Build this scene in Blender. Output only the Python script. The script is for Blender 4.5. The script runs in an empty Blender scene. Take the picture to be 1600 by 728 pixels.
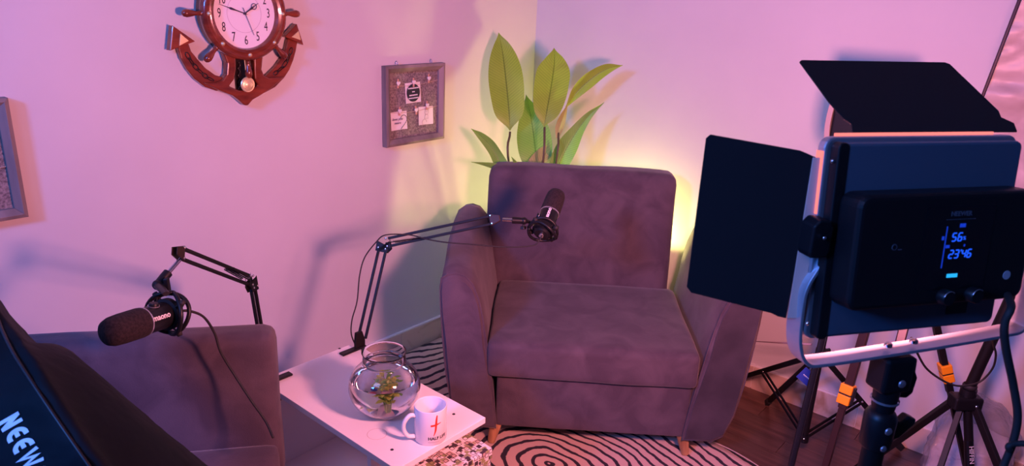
import bpy, bmesh, math, random
from mathutils import Vector, Matrix, noise
random.seed(7)
PI = math.pi
V = Vector
C = bpy.context.scene.collection

# ------------------------------------------------------------------ camera
YAW, PITCH, ROLL, FPX = math.radians(130.0), math.radians(18.4), math.radians(2.5), 1137.0
CAM = V((2.390, -2.966, 1.662))
_f = V((math.cos(YAW)*math.cos(PITCH), math.sin(YAW)*math.cos(PITCH), -math.sin(PITCH)))
_r = V((math.sin(YAW), -math.cos(YAW), 0.0))
_u = _r.cross(_f)
_R = math.cos(ROLL)*_r + math.sin(ROLL)*_u
_U = -math.sin(ROLL)*_r + math.cos(ROLL)*_u
cd = bpy.data.cameras.new('camera')
cd.sensor_width = 36.0
cd.lens = FPX/1600.0*36.0
cd.clip_start = 0.05
cam = bpy.data.objects.new('camera', cd)
C.objects.link(cam)
M = Matrix.Identity(4)
for i in range(3):
    M[i][0] = _R[i]; M[i][1] = _U[i]; M[i][2] = -_f[i]; M[i][3] = CAM[i]
cam.matrix_world = M
bpy.context.scene.camera = cam
cd.dof.use_dof = True
cd.dof.focus_distance = 2.3
cd.dof.aperture_fstop = 9.0

# ------------------------------------------------------------------ world, lights, exposure
sc = bpy.context.scene
w = bpy.data.worlds.new('world'); sc.world = w; w.use_nodes = True
w.node_tree.nodes['Background'].inputs[0].default_value = (0.10, 0.14, 0.35, 1)
w.node_tree.nodes['Background'].inputs[1].default_value = 0.05
sc.view_settings.view_transform = 'Standard'
sc.view_settings.look = 'None'
sc.view_settings.exposure = 0.0
sc.view_settings.gamma = 1.0

def area(name, loc, target, size, power, color, sizey=None, spread=None):
    l = bpy.data.lights.new(name, 'AREA'); l.energy = power; l.color = color
    l.shape = 'RECTANGLE' if sizey else 'SQUARE'; l.size = size
    if sizey: l.size_y = sizey
    if spread: l.spread = spread
    o = bpy.data.objects.new(name, l); C.objects.link(o); o.location = loc
    o.rotation_euler = (V(target)-V(loc)).to_track_quat('-Z', 'Y').to_euler()
    return o
PINK = (1.0, 0.29, 0.335)
area('blue_light', (1.35, -4.6, 2.35), (0.9, -1.2, 0.7), 0.40, 78, (0.05, 0.24, 1.0))
area('blue_ceiling_wash', (1.6, -3.6, 2.7), (1.2, -1.0, 0.4), 0.9, 16, (0.42, 0.42, 1.0))

# ------------------------------------------------------------------ pixel helpers: where a ray of the photograph meets a real plane
def ray(x, y): return _f + _R*((x-800)/FPX) - _U*((y-364)/FPX)
def onz(x, y, z): d = ray(x, y); return CAM + d*((z-CAM.z)/d.z)
def onx(x, y, X=0.0): d = ray(x, y); return CAM + d*((X-CAM.x)/d.x)
def ony(x, y, Y=0.0): d = ray(x, y); return CAM + d*((Y-CAM.y)/d.y)
def atd(x, y, D): return CAM + ray(x, y)*D

# ------------------------------------------------------------------ materials
def mat(name, col, rough=0.6, metal=0.0, **kw):
    m = bpy.data.materials.new(name); m.use_nodes = True
    b = m.node_tree.nodes['Principled BSDF']
    b.inputs['Base Color'].default_value = (*col, 1)
    b.inputs['Roughness'].default_value = rough
    b.inputs['Metallic'].default_value = metal
    for k, v in kw.items():
        b.inputs[k.replace('_', ' ')].default_value = v
    return m
def nd(m, t, **kw):
    n = m.node_tree.nodes.new(t)
    for k, v in kw.items(): setattr(n, k, v)
    return n
def lk(m, a, b): m.node_tree.links.new(a, b)
def bsdf(m): return m.node_tree.nodes['Principled BSDF']
def add_noise(m, c1, c2, scale=8, detail=6, stretch=(1,1,1), bump=0.0, bscale=None, dist=0.002, lo=0.35, hi=0.65, rot=(0,0,0), distort=0.0, space='Object'):
    tc = nd(m, 'ShaderNodeTexCoord'); mp = nd(m, 'ShaderNodeMapping')
    mp.inputs['Scale'].default_value = stretch; mp.inputs['Rotation'].default_value = rot
    lk(m, tc.outputs[space], mp.inputs[0])
    n = nd(m, 'ShaderNodeTexNoise'); n.inputs['Scale'].default_value = scale; n.inputs['Detail'].default_value = detail
    n.inputs['Distortion'].default_value = distort
    lk(m, mp.outputs[0], n.inputs['Vector'])
    r = nd(m, 'ShaderNodeValToRGB')
    r.color_ramp.elements[0].position = lo; r.color_ramp.elements[0].color = (*c1, 1)
    r.color_ramp.elements[1].position = hi; r.color_ramp.elements[1].color = (*c2, 1)
    lk(m, n.outputs['Fac'], r.inputs[0]); lk(m, r.outputs[0], bsdf(m).inputs['Base Color'])
    if bump:
        n2 = nd(m, 'ShaderNodeTexNoise'); n2.inputs['Scale'].default_value = bscale or scale*6; n2.inputs['Detail'].default_value = 3
        lk(m, mp.outputs[0], n2.inputs['Vector'])
        bp = nd(m, 'ShaderNodeBump'); bp.inputs['Strength'].default_value = bump; bp.inputs['Distance'].default_value = dist
        lk(m, n2.outputs['Fac'], bp.inputs['Height']); lk(m, bp.outputs[0], bsdf(m).inputs['Normal'])
    return m

wall_m = mat('painted_wall', (0.72, 0.72, 0.73), 0.55)
add_noise(wall_m, (0.595, 0.595, 0.61), (0.65, 0.65, 0.66), scale=1.5, detail=5, bump=0.25, bscale=14, dist=0.004)
ceil_m = mat('ceiling_paint', (0.35, 0.35, 0.36), 0.8)
wall_dark = mat('darkened_unseen_wall', (0.10, 0.10, 0.11), 0.9)  # unseen walls, darkened to keep pink bounce out of the shadows
tile_m = mat('marble_tile', (0.7, 0.6, 0.5), 0.25)
add_noise(tile_m, (0.66, 0.52, 0.42), (0.40, 0.27, 0.17), scale=3.2, detail=9, lo=0.56, hi=0.72, distort=2.5)
grout_m = mat('white_grout', (0.78, 0.76, 0.75), 0.7)
wood_floor = mat('floor_wood', (0.12, 0.06, 0.04), 0.32)
add_noise(wood_floor, (0.055, 0.024, 0.018), (0.155, 0.075, 0.056), scale=5, detail=8, stretch=(0.6, 8, 1), lo=0.3, hi=0.75, bump=0.15, bscale=20)
wood_floor_b = mat('floor_wood_dark', (0.12, 0.06, 0.04), 0.34)
add_noise(wood_floor_b, (0.038, 0.016, 0.013), (0.11, 0.05, 0.038), scale=4, detail=8, stretch=(0.7, 9, 1), lo=0.3, hi=0.7, bump=0.15, bscale=20)
wood_floor_c = mat('floor_wood_red', (0.12, 0.06, 0.04), 0.3)
add_noise(wood_floor_c, (0.08, 0.033, 0.024), (0.19, 0.09, 0.066), scale=6, detail=8, stretch=(0.5, 7, 1), lo=0.3, hi=0.75, bump=0.15, bscale=20)

velvet = mat('grey_velvet', (0.15, 0.13, 0.14), 0.85)
add_noise(velvet, (0.064, 0.044, 0.062), (0.102, 0.074, 0.094), scale=9, detail=7, lo=0.38, hi=0.66, bump=0.5, bscale=260, dist=0.0012, distort=0.6)
bsdf(velvet).inputs['Sheen Weight'].default_value = 0.18
bsdf(velvet).inputs['Sheen Roughness'].default_value = 0.45
velvet_shaded = mat('grey_velvet_shaded', (0.1, 0.09, 0.1), 0.9)  # velvet darkened to stand for shade on the right arm front
add_noise(velvet_shaded, (0.030, 0.023, 0.034), (0.055, 0.042, 0.058), scale=8, detail=6, bump=0.5, bscale=260, dist=0.0012)
bsdf(velvet_shaded).inputs['Sheen Weight'].default_value = 0.15
laminate = mat('white_laminate', (0.88, 0.86, 0.87), 0.35)
black = mat('black_plastic', (0.007, 0.007, 0.009), 0.42, Specular_IOR_Level=0.35)
black_metal = mat('black_metal', (0.007, 0.006, 0.007), 0.5, 0.0, Specular_IOR_Level=0.25)
rubber = mat('black_rubber', (0.015, 0.014, 0.015), 0.7)
foam = mat('black_foam', (0.012, 0.008, 0.010), 0.95)
add_noise(foam, (0.008, 0.005, 0.007), (0.024, 0.015, 0.018), scale=180, detail=2, bump=0.6, bscale=300, dist=0.001)
chrome = mat('chrome', (0.8, 0.8, 0.82), 0.15, 1.0)
steel = mat('satin_steel', (0.55, 0.55, 0.6), 0.35, 0.8)
gold = mat('gold', (0.95, 0.75, 0.38), 0.38, 0.6)
white_print = mat('white_print', (0.85, 0.85, 0.85), 0.5)
black_print = mat('black_print', (0.02, 0.02, 0.03), 0.5)
red_print = mat('red_print', (0.80, 0.05, 0.02), 0.5)
paper = mat('white_card', (0.82, 0.80, 0.80), 0.7)
mahog = mat('mahogany', (0.2, 0.05, 0.02), 0.25, Coat_Weight=0.5)
add_noise(mahog, (0.10, 0.016, 0.008), (0.27, 0.050, 0.020), scale=10, detail=7, stretch=(1, 1, 4), lo=0.3, hi=0.7)
bsdf(mahog).inputs['Coat Weight'].default_value = 0.5
mahog_d = mat('dark_mahogany', (0.014, 0.005, 0.005), 0.3, Coat_Weight=0.3)
greywood = mat('grey_stained_wood', (0.2, 0.17, 0.15), 0.6)
add_noise(greywood, (0.13, 0.105, 0.10), (0.30, 0.25, 0.235), scale=14, detail=8, stretch=(1, 1, 0.18), lo=0.3, hi=0.7, bump=0.4, bscale=60, dist=0.001)
burlap = mat('burlap', (0.2, 0.17, 0.17), 0.95)
add_noise(burlap, (0.13, 0.105, 0.11), (0.32, 0.27, 0.26), scale=150, detail=3, lo=0.35, hi=0.65, bump=0.8, bscale=240, dist=0.001)
twine = mat('twine', (0.6, 0.48, 0.38), 0.9)
pegwood = mat('peg_wood', (0.62, 0.36, 0.24), 0.7)
legwood = mat('leg_wood', (0.5, 0.28, 0.12), 0.4)
add_noise(legwood, (0.26, 0.11, 0.04), (0.60, 0.34, 0.15), scale=20, detail=6, stretch=(1, 1, 0.12), lo=0.35, hi=0.6)
nylon = mat('black_nylon', (0.012, 0.02, 0.03), 0.62, Specular_IOR_Level=0.09)
add_noise(nylon, (0.003, 0.005, 0.007), (0.006, 0.009, 0.013), scale=4, detail=5, bump=0.5, bscale=9, dist=0.02)
cloth_b = mat('black_flap_cloth', (0.014, 0.011, 0.013), 0.8, Specular_IOR_Level=0.2)
panel_m = mat('panel_back_paint', (0.085, 0.13, 0.18), 0.45, 0.2)
orange = mat('orange_plastic', (0.9, 0.33, 0.01), 0.4)
blue_tag = mat('blue_tag', (0.02, 0.05, 0.35), 0.45)
mugm = mat('white_ceramic', (0.82, 0.78, 0.78), 0.18)
brown_alu = mat('brown_aluminium', (0.045, 0.022, 0.022), 0.35, 0.4)
fabric_white = mat('crinkled_white_fabric', (0.74, 0.70, 0.70), 0.5)
add_noise(fabric_white, (0.28, 0.26, 0.27), (0.34, 0.31, 0.32), scale=3, bump=0.7, bscale=8, dist=0.02)

def emit(name, col, s):
    m = bpy.data.materials.new(name); m.use_nodes = True
    b = bsdf(m); b.inputs['Base Color'].default_value = (0.01, 0.01, 0.01, 1)
    b.inputs['Emission Color'].default_value = (*col, 1); b.inputs['Emission Strength'].default_value = s
    return m

def leaf_mat(name, c1, c2):
    m = mat(name, c1, 0.45)
    tc = nd(m, 'ShaderNodeTexCoord')
    uv = nd(m, 'ShaderNodeSeparateXYZ'); lk(m, tc.outputs['UV'], uv.inputs[0])
    # side veins run out from the midrib at a slant: stripes of v - 0.5*|u|
    a = nd(m, 'ShaderNodeMath', operation='ABSOLUTE'); lk(m, uv.outputs[0], a.inputs[0])
    b = nd(m, 'ShaderNodeMath', operation='MULTIPLY'); lk(m, a.outputs[0], b.inputs[0]); b.inputs[1].default_value = 0.20
    c = nd(m, 'ShaderNodeMath', operation='SUBTRACT'); lk(m, uv.outputs[1], c.inputs[0]); lk(m, b.outputs[0], c.inputs[1])
    d = nd(m, 'ShaderNodeMath', operation='MULTIPLY'); lk(m, c.outputs[0], d.inputs[0]); d.inputs[1].default_value = 120
    s = nd(m, 'ShaderNodeMath', operation='SINE'); lk(m, d.outputs[0], s.inputs[0])
    g = nd(m, 'ShaderNodeMath', operation='GREATER_THAN'); lk(m, s.outputs[0], g.inputs[0]); g.inputs[1].default_value = 0.86
    mid = nd(m, 'ShaderNodeMath', operation='LESS_THAN'); lk(m, a.outputs[0], mid.inputs[0]); mid.inputs[1].default_value = 0.035
    n = nd(m, 'ShaderNodeTexNoise'); n.inputs['Scale'].default_value = 9; n.inputs['Detail'].default_value = 4
    lk(m, tc.outputs['Object'], n.inputs['Vector'])
    mx = nd(m, 'ShaderNodeMix', data_type='RGBA'); mx.inputs[6].default_value = (*c1, 1); mx.inputs[7].default_value = (*c2, 1)
    lk(m, n.outputs['Fac'], mx.inputs[0])
    mx2 = nd(m, 'ShaderNodeMix', data_type='RGBA'); lk(m, mx.outputs[2], mx2.inputs[6])
    mx2.inputs[7].default_value = (min(1, c2[0]*1.6), min(1, c2[1]*1.5), c2[2]*1.5, 1)
    h = nd(m, 'ShaderNodeMath', operation='MULTIPLY'); lk(m, g.outputs[0], h.inputs[0]); h.inputs[1].default_value = 0.35
    lk(m, h.outputs[0], mx2.inputs[0])
    mx3 = nd(m, 'ShaderNodeMix', data_type='RGBA'); lk(m, mx2.outputs[2], mx3.inputs[6]); mx3.inputs[7].default_value = (c1[0]*0.45, c1[1]*0.4, c1[2]*0.5, 1)
    lk(m, mid.outputs[0], mx3.inputs[0]); lk(m, mx3.outputs[2], bsdf(m).inputs['Base Color'])
    bsdf(m).inputs['Subsurface Weight'].default_value = 0.0
    tr = nd(m, 'ShaderNodeBsdfTranslucent'); lk(m, mx2.outputs[2], tr.inputs[0])
    ms = nd(m, 'ShaderNodeMixShader'); ms.inputs[0].default_value = 0.35
    out = m.node_tree.nodes['Material Output']
    lk(m, bsdf(m).outputs[0], ms.inputs[1]); lk(m, tr.outputs[0], ms.inputs[2]); lk(m, ms.outputs[0], out.inputs[0])
    return m
leaf_g = leaf_mat('leaf_olive_green', (0.21, 0.40, 0.03), (0.37, 0.56, 0.06))
leaf_d = leaf_mat('leaf_mid_green', (0.13, 0.36, 0.06), (0.28, 0.54, 0.10))
leaf_b = leaf_mat('leaf_tan', (0.40, 0.40, 0.14), (0.50, 0.50, 0.20))

# rug: dark contour stripes around an off-centre oval (flat print)
rug_m = mat('rug_pile', (0.6, 0.5, 0.45), 0.95)
def build_rug_mat(m):
    tc = nd(m, 'ShaderNodeTexCoord')
    n = nd(m, 'ShaderNodeTexNoise'); n.inputs['Scale'].default_value = 2.6; n.inputs['Detail'].default_value = 2
    lk(m, tc.outputs['Object'], n.inputs['Vector'])
    nf = nd(m, 'ShaderNodeTexNoise'); nf.inputs['Scale'].default_value = 22; nf.inputs['Detail'].default_value = 2
    lk(m, tc.outputs['Object'], nf.inputs['Vector'])
    s = nd(m, 'ShaderNodeSeparateXYZ'); lk(m, tc.outputs['Object'], s.inputs[0])
    def mth(op, a, b=None):
        k = nd(m, 'ShaderNodeMath', operation=op)
        for i, v in enumerate((a, b)):
            if v is None: continue
            if isinstance(v, (int, float)): k.inputs[i].default_value = v
            else: lk(m, v, k.inputs[i])
        return k.outputs[0]
    x = mth('MULTIPLY', mth('ABSOLUTE', mth('SUBTRACT', s.outputs[0], 1.05)), 0.72)
    y = mth('ABSOLUTE', mth('ADD', s.outputs[1], 1.10))
    p = 2.6
    d = mth('POWER', mth('ADD', mth('POWER', x, p), mth('POWER', y, p)), 1/p)
    d = mth('ADD', d, mth('MULTIPLY', mth('SUBTRACT', n.outputs['Fac'], 0.5), 0.11))
    d = mth('ADD', d, mth('MULTIPLY', mth('SUBTRACT', nf.outputs['Fac'], 0.5), 0.016))
    v = mth('SINE', mth('MULTIPLY', d, 2*PI/0.038))
    r = nd(m, 'ShaderNodeValToRGB')
    r.color_ramp.elements[0].position = 0.72; r.color_ramp.elements[0].color = (0.70, 0.50, 0.40, 1)
    r.color_ramp.elements[1].position = 0.82; r.color_ramp.elements[1].color = (0.030, 0.024, 0.035, 1)
    lk(m, mth('ADD', mth('MULTIPLY', v, 0.5), 0.5), r.inputs[0])
    lk(m, r.outputs[0], bsdf(m).inputs['Base Color'])
    n3 = nd(m, 'ShaderNodeTexNoise'); n3.inputs['Scale'].default_value = 260; lk(m, tc.outputs['Object'], n3.inputs['Vector'])
    bp = nd(m, 'ShaderNodeBump'); bp.inputs['Strength'].default_value = 0.6; bp.inputs['Distance'].default_value = 0.002
    lk(m, n3.outputs['Fac'], bp.inputs['Height']); lk(m, bp.outputs[0], bsdf(m).inputs['Normal'])
build_rug_mat(rug_m)

def clear_mat(name, ior, frac, tint, gloss_rough=0.0):
    """clear stuff seen as part straight-through, part refraction, with fresnel reflections"""
    m = bpy.data.materials.new(name); m.use_nodes = True; nt = m.node_tree; nt.nodes.remove(bsdf(m))
    tr = nd(m, 'ShaderNodeBsdfTransparent'); tr.inputs[0].default_value = (*tint, 1)
    rf = nd(m, 'ShaderNodeBsdfRefraction'); rf.inputs['IOR'].default_value = ior; rf.inputs['Roughness'].default_value = 0.0
    gl = nd(m, 'ShaderNodeBsdfGlossy'); gl.inputs['Roughness'].default_value = gloss_rough
    lw_ = nd(m, 'ShaderNodeLayerWeight'); lw_.inputs[0].default_value = 0.5
    pw = nd(m, 'ShaderNodeMath', operation='POWER'); lk(m, lw_.outputs['Facing'], pw.inputs[0]); pw.inputs[1].default_value = 3.0
    fr = nd(m, 'ShaderNodeMath', operation='MULTIPLY_ADD'); lk(m, pw.outputs[0], fr.inputs[0]); fr.inputs[1].default_value = 0.55; fr.inputs[2].default_value = 0.03
    a = nd(m, 'ShaderNodeMixShader'); a.inputs[0].default_value = frac; lk(m, tr.outputs[0], a.inputs[1]); lk(m, rf.outputs[0], a.inputs[2])
    b = nd(m, 'ShaderNodeMixShader'); lk(m, fr.outputs[0], b.inputs[0]); lk(m, a.outputs[0], b.inputs[1]); lk(m, gl.outputs[0], b.inputs[2])
    lk(m, b.outputs[0], nt.nodes['Material Output'].inputs[0])
    return m
glass = clear_mat('clear_glass', 1.45, 0.0, (0.975, 0.98, 0.985))
def edge_tint(m, dark):
    tr = [q for q in m.node_tree.nodes if q.type == 'BSDF_TRANSPARENT'][0]; pw_ = [q for q in m.node_tree.nodes if q.type == 'MATH' and q.operation == 'POWER'][0]
    mx = nd(m, 'ShaderNodeMix', data_type='RGBA'); lk(m, pw_.outputs[0], mx.inputs[0]); mx.inputs[6].default_value = tr.inputs[0].default_value[:]; mx.inputs[7].default_value = (dark, dark, dark*1.05, 1)
    lk(m, mx.outputs[2], tr.inputs[0])
def real_clear(name, ior, frac, tint, col=(1, 1, 1)):
    """refracting glass or water with a straight-through share, so that lamps can light what stands inside"""
    m = mat(name, col, 0.0); bsdf(m).inputs['Transmission Weight'].default_value = 1.0; bsdf(m).inputs['IOR'].default_value = ior
    tr = nd(m, 'ShaderNodeBsdfTransparent'); tr.inputs[0].default_value = (*tint, 1)
    ms = nd(m, 'ShaderNodeMixShader'); ms.inputs[0].default_value = frac
    lk(m, tr.outputs[0], ms.inputs[1]); lk(m, bsdf(m).outputs[0], ms.inputs[2]); lk(m, ms.outputs[0], m.node_tree.nodes['Material Output'].inputs[0])
    return m
glass = real_clear('clear_glass', 1.45, 1.0, (0.97, 0.98, 0.98))
water = real_clear('water', 1.33, 1.0, (0.97, 0.98, 0.99))
def film_mat():
    m = clear_mat('clear_plastic_film', 1.3, 0.0, (0.93, 0.93, 0.95), 0.12); nt = m.node_tree
    out = nt.nodes['Material Output']; old = out.inputs[0].links[0].from_socket
    df = nd(m, 'ShaderNodeBsdfTranslucent'); df.inputs[0].default_value = (0.8, 0.8, 0.85, 1)
    d2 = nd(m, 'ShaderNodeBsdfDiffuse'); d2.inputs[0].default_value = (0.8, 0.8, 0.85, 1)
    a = nd(m, 'ShaderNodeMixShader'); lk(m, df.outputs[0], a.inputs[1]); lk(m, d2.outputs[0], a.inputs[2])
    b = nd(m, 'ShaderNodeMixShader'); b.inputs[0].default_value = 0.26; lk(m, old, b.inputs[1]); lk(m, a.outputs[0], b.inputs[2]); lk(m, b.outputs[0], out.inputs[0])
    tc = nd(m, 'ShaderNodeTexCoord'); v = nd(m, 'ShaderNodeTexVoronoi', feature='DISTANCE_TO_EDGE'); v.inputs['Scale'].default_value = 13
    n = nd(m, 'ShaderNodeTexNoise'); n.inputs['Scale'].default_value = 18; n.inputs['Detail'].default_value = 4; lk(m, tc.outputs['Object'], n.inputs['Vector'])
    ad = nd(m, 'ShaderNodeVectorMath', operation='MULTIPLY_ADD'); lk(m, n.outputs['Color'], ad.inputs[0]); ad.inputs[1].default_value = (0.12, 0.12, 0.12); lk(m, tc.outputs['Object'], ad.inputs[2])
    lk(m, ad.outputs[0], v.inputs['Vector'])
    bp = nd(m, 'ShaderNodeBump'); bp.inputs['Strength'].default_value = 0.9; bp.inputs['Distance'].default_value = 0.03; lk(m, v.outputs['Distance'], bp.inputs['Height'])
    for q in nt.nodes:
        if q.type in ('BSDF_GLOSSY', 'BSDF_DIFFUSE'): lk(m, bp.outputs[0], q.inputs['Normal'])
        if q.type == 'LAYER_WEIGHT': lk(m, bp.outputs[0], q.inputs['Normal'])
    return m
plastic = film_mat()

# ------------------------------------------------------------------ object and mesh helpers
def link(name, bm, m, parent=None, smooth=False, bevel=0.0, segs=2, subsurf=0):
    me = bpy.data.meshes.new(name); bmesh.ops.recalc_face_normals(bm, faces=bm.faces[:]); bm.to_mesh(me); bm.free()
    if m: me.materials.append(m)
    if smooth:
        for p in me.polygons: p.use_smooth = True
    o = bpy.data.objects.new(name, me); C.objects.link(o)
    if parent:
        o.parent = parent
        o.matrix_parent_inverse = parent_inv(parent)
    if bevel:
        b = o.modifiers.new('bevel', 'BEVEL'); b.width = bevel; b.segments = segs; b.limit_method = 'ANGLE'; b.angle_limit = math.radians(35)
        b.harden_normals = False
    if subsurf:
        s = o.modifiers.new('sub', 'SUBSURF'); s.levels = subsurf; s.render_levels = subsurf
    if smooth == 'auto':
        try: me.set_sharp_from_angle(angle=math.radians(40))
        except Exception: pass
    return o
def world_mat(o):
    mm = Matrix.LocRotScale(o.location, o.rotation_euler, o.scale)
    if o.parent: return world_mat(o.parent) @ o.matrix_parent_inverse @ mm
    return mm
def parent_inv(p): return world_mat(p).inverted()
def tag(o, label=None, cat=None, group=None, kind=None):
    if label: o['label'] = label
    if cat: o['category'] = cat
    if group: o['group'] = group
    if kind: o['kind'] = kind
    return o
def thing(name, label, cat, loc=(0,0,0), rz=0.0, group=None):
    o = bpy.data.objects.new(name, None); C.objects.link(o); o.location = loc; o.rotation_euler = (0, 0, rz)
    o.empty_display_size = 0.05
    return tag(o, label, cat, group)
def BM(): return bmesh.new()
def box(bm, lo, hi, mtx=None):
    vs = [bm.verts.new((x, y, z)) for x in (lo[0], hi[0]) for y in (lo[1], hi[1]) for z in (lo[2], hi[2])]
    for f in ((0,1,3,2),(4,6,7,5),(0,4,5,1),(2,3,7,6),(0,2,6,4),(1,5,7,3)): bm.faces.new([vs[i] for i in f])
    if mtx: bmesh.ops.transform(bm, matrix=mtx, verts=vs)
    return bm
def frame_of(d, up=V((0,0,1))):
    d = d.normalized()
    if abs(d.dot(up)) > 0.98: up = V((1, 0, 0))
    x = up.cross(d).normalized(); y = d.cross(x)
    return x, y, d
def tube(bm, pts, r, n=10, cap=True, flat=None, up=V((0,0,1))):
    """swept tube; r float or list; flat=(rx,ry) gives a rectangular-ish bar when n==4"""
    pts = [V(p) for p in pts]; rings = []
    px = None
    for i, p in enumerate(pts):
        d = (pts[min(i+1, len(pts)-1)] - pts[max(i-1, 0)])
        if px is None: x, y, _ = frame_of(d, up)
        else:
            dn = d.normalized(); x = (px - dn*px.dot(dn)).normalized(); y = dn.cross(x)
        px = x
        rr = r[i] if isinstance(r, (list, tuple)) else r
        fx, fy = flat if flat else (1, 1)
        ring = []
        for k in range(n):
            a = 2*PI*(k+0.5)/n
            ring.append(bm.verts.new(p + x*(math.cos(a)*rr*fx) + y*(math.sin(a)*rr*fy)))
        rings.append(ring)
    for a, b in zip(rings, rings[1:]):
        for k in range(n): bm.faces.new((a[k], a[(k+1) % n], b[(k+1) % n], b[k]))
    if cap: bm.faces.new(rings[0][::-1]); bm.faces.new(rings[-1])
    return bm
def bar(bm, a, b, wx, wy, up=V((0,0,1))):
    s = math.sqrt(2)/2
    return tube(bm, [a, b], 1.0, 4, flat=(wx*s, wy*s), up=up)
def lathe(bm, prof, n=32, mtx=None, cap0=False, cap1=False):
    rings = []
    for (r, z) in prof:
        rings.append([bm.verts.new((r*math.cos(2*PI*k/n), r*math.sin(2*PI*k/n), z)) for k in range(n)])
    for a, b in zip(rings, rings[1:]):
        for k in range(n): bm.faces.new((a[k], a[(k+1) % n], b[(k+1) % n], b[k]))
    if cap0: bm.faces.new(rings[0][::-1])
    if cap1: bm.faces.new(rings[-1])
    if mtx: bmesh.ops.transform(bm, matrix=mtx, verts=[v for r in rings for v in r])
    return bm
def prism(bm, outline, d0, d1, mtx=None):
    """outline of (a,b) points extruded along the third axis from d0 to d1"""
    A = [bm.verts.new((p[0], p[1], d0)) for p in outline]; B = [bm.verts.new((p[0], p[1], d1)) for p in outline]
    n = len(outline)
    bm.faces.new(A[::-1]); bm.faces.new(B)
    for i in range(n): bm.faces.new((A[i], A[(i+1) % n], B[(i+1) % n], B[i]))
    if mtx: bmesh.ops.transform(bm, matrix=mtx, verts=A+B)
    return bm
def basis(o, x, y, z):
    m = Matrix.Identity(4)
    for i in range(3): m[i][0] = x[i]; m[i][1] = y[i]; m[i][2] = z[i]; m[i][3] = o[i]
    return m
def smooth_path(pts, n=8, closed=False):
    pts = [V(p) for p in pts]; out = []
    N = len(pts)
    for i in range(N if closed else N-1):
        p0 = pts[(i-1) % N] if (closed or i > 0) else pts[0]*2-pts[1]
        p1 = pts[i]; p2 = pts[(i+1) % N]
        p3 = pts[(i+2) % N] if (closed or i+2 < N) else pts[-1]*2-pts[-2]
        for k in range(n):
            t = k/n
            out.append(0.5*((2*p1)+(p2-p0)*t+(2*p0-5*p1+4*p2-p3)*t*t+(3*p1-p0-3*p2+p3)*t*t*t))
    if not closed: out.append(pts[-1])
    return out
def text_mesh(txt, size, extrude=0.0004, bold=0.0, align='CENTER', shear=0.0, space=1.0):
    cu = bpy.data.curves.new('lettering', 'FONT'); cu.body = txt; cu.size = size; cu.extrude = extrude; cu.offset = bold
    cu.align_x = align; cu.align_y = 'CENTER'; cu.shear = shear; cu.space_character = space; cu.resolution_u = 3
    o = bpy.data.objects.new('tmp', cu); C.objects.link(o)
    dg = bpy.context.evaluated_depsgraph_get()
    me = bpy.data.meshes.new_from_object(o.evaluated_get(dg))
    bpy.data.objects.remove(o); bpy.data.curves.remove(cu)
    bm = bmesh.new(); bm.from_mesh(me); bpy.data.meshes.remove(me)
    return bm
def put_text(name, txt, size, mtx, m, parent, scale=(1,1), **kw):
    bm = text_mesh(txt, size, **kw)
    bmesh.ops.transform(bm, matrix=mtx @ Matrix.Diagonal((scale[0], scale[1], 1, 1)), verts=bm.verts[:])
    return link(name, bm, m, parent)
def seg_digit(bm, ch, x, y, w_, h_, t):
    segs = {'2': 'abged', '3': 'abgcd', '4': 'fgbc', '5': 'afgcd', '6': 'afgedc'}[ch]
    S = {'a': ((0, h_), (w_, h_)), 'b': ((w_, h_), (w_, h_/2)), 'c': ((w_, h_/2), (w_, 0)), 'd': ((0, 0), (w_, 0)),
         'e': ((0, 0), (0, h_/2)), 'f': ((0, h_/2), (0, h_)), 'g': ((0, h_/2), (w_, h_/2))}
    for s in segs:
        (x0, y0), (x1, y1) = S[s]
        sh = 0.14
        x0 += y0*sh; x1 += y1*sh
        d = V((x1-x0, y1-y0, 0)); L = d.length; d.normalize(); nn = V((-d.y, d.x, 0))*t/2; e = d*t*0.45
        a = V((x+x0, y+y0, 0))+e; b = V((x+x1, y+y1, 0))-e
        prism(bm, [(p.x, p.y) for p in (a-nn, b-nn, b+d*t*0.3, b+nn, a+nn, a-d*t*0.3)], 0, 0.0006)

# ================================================================== THE ROOM
def struct(name, bm, m, **kw):
    o = link(name, bm, m, **kw); o['kind'] = 'structure'; return o
RX, RY, H = 4.2, -4.9, 2.85
struct('wall_left', box(BM(), (-0.12, RY, 0), (0, 0.12, H)), wall_m)
struct('wall_right', box(BM(), (0, 0, 0), (RX, 0.12, H)), wall_m)
struct('wall_near', box(BM(), (-0.12, RY-0.12, 0), (RX+0.12, RY, H)), wall_dark)
struct('wall_far', box(BM(), (RX, RY, 0), (RX+0.12, 0.12, H)), wall_dark)
struct('ceiling', box(BM(), (-0.12, RY-0.12, H), (RX+0.12, 0.12, H+0.1)), ceil_m)
fl = struct('floor', box(BM(), (-0.12, RY-0.12, -0.1), (RX+0.12, 0.12, -0.014)), mat('floor_screed', (0.03, 0.015, 0.012), 0.8))
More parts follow.
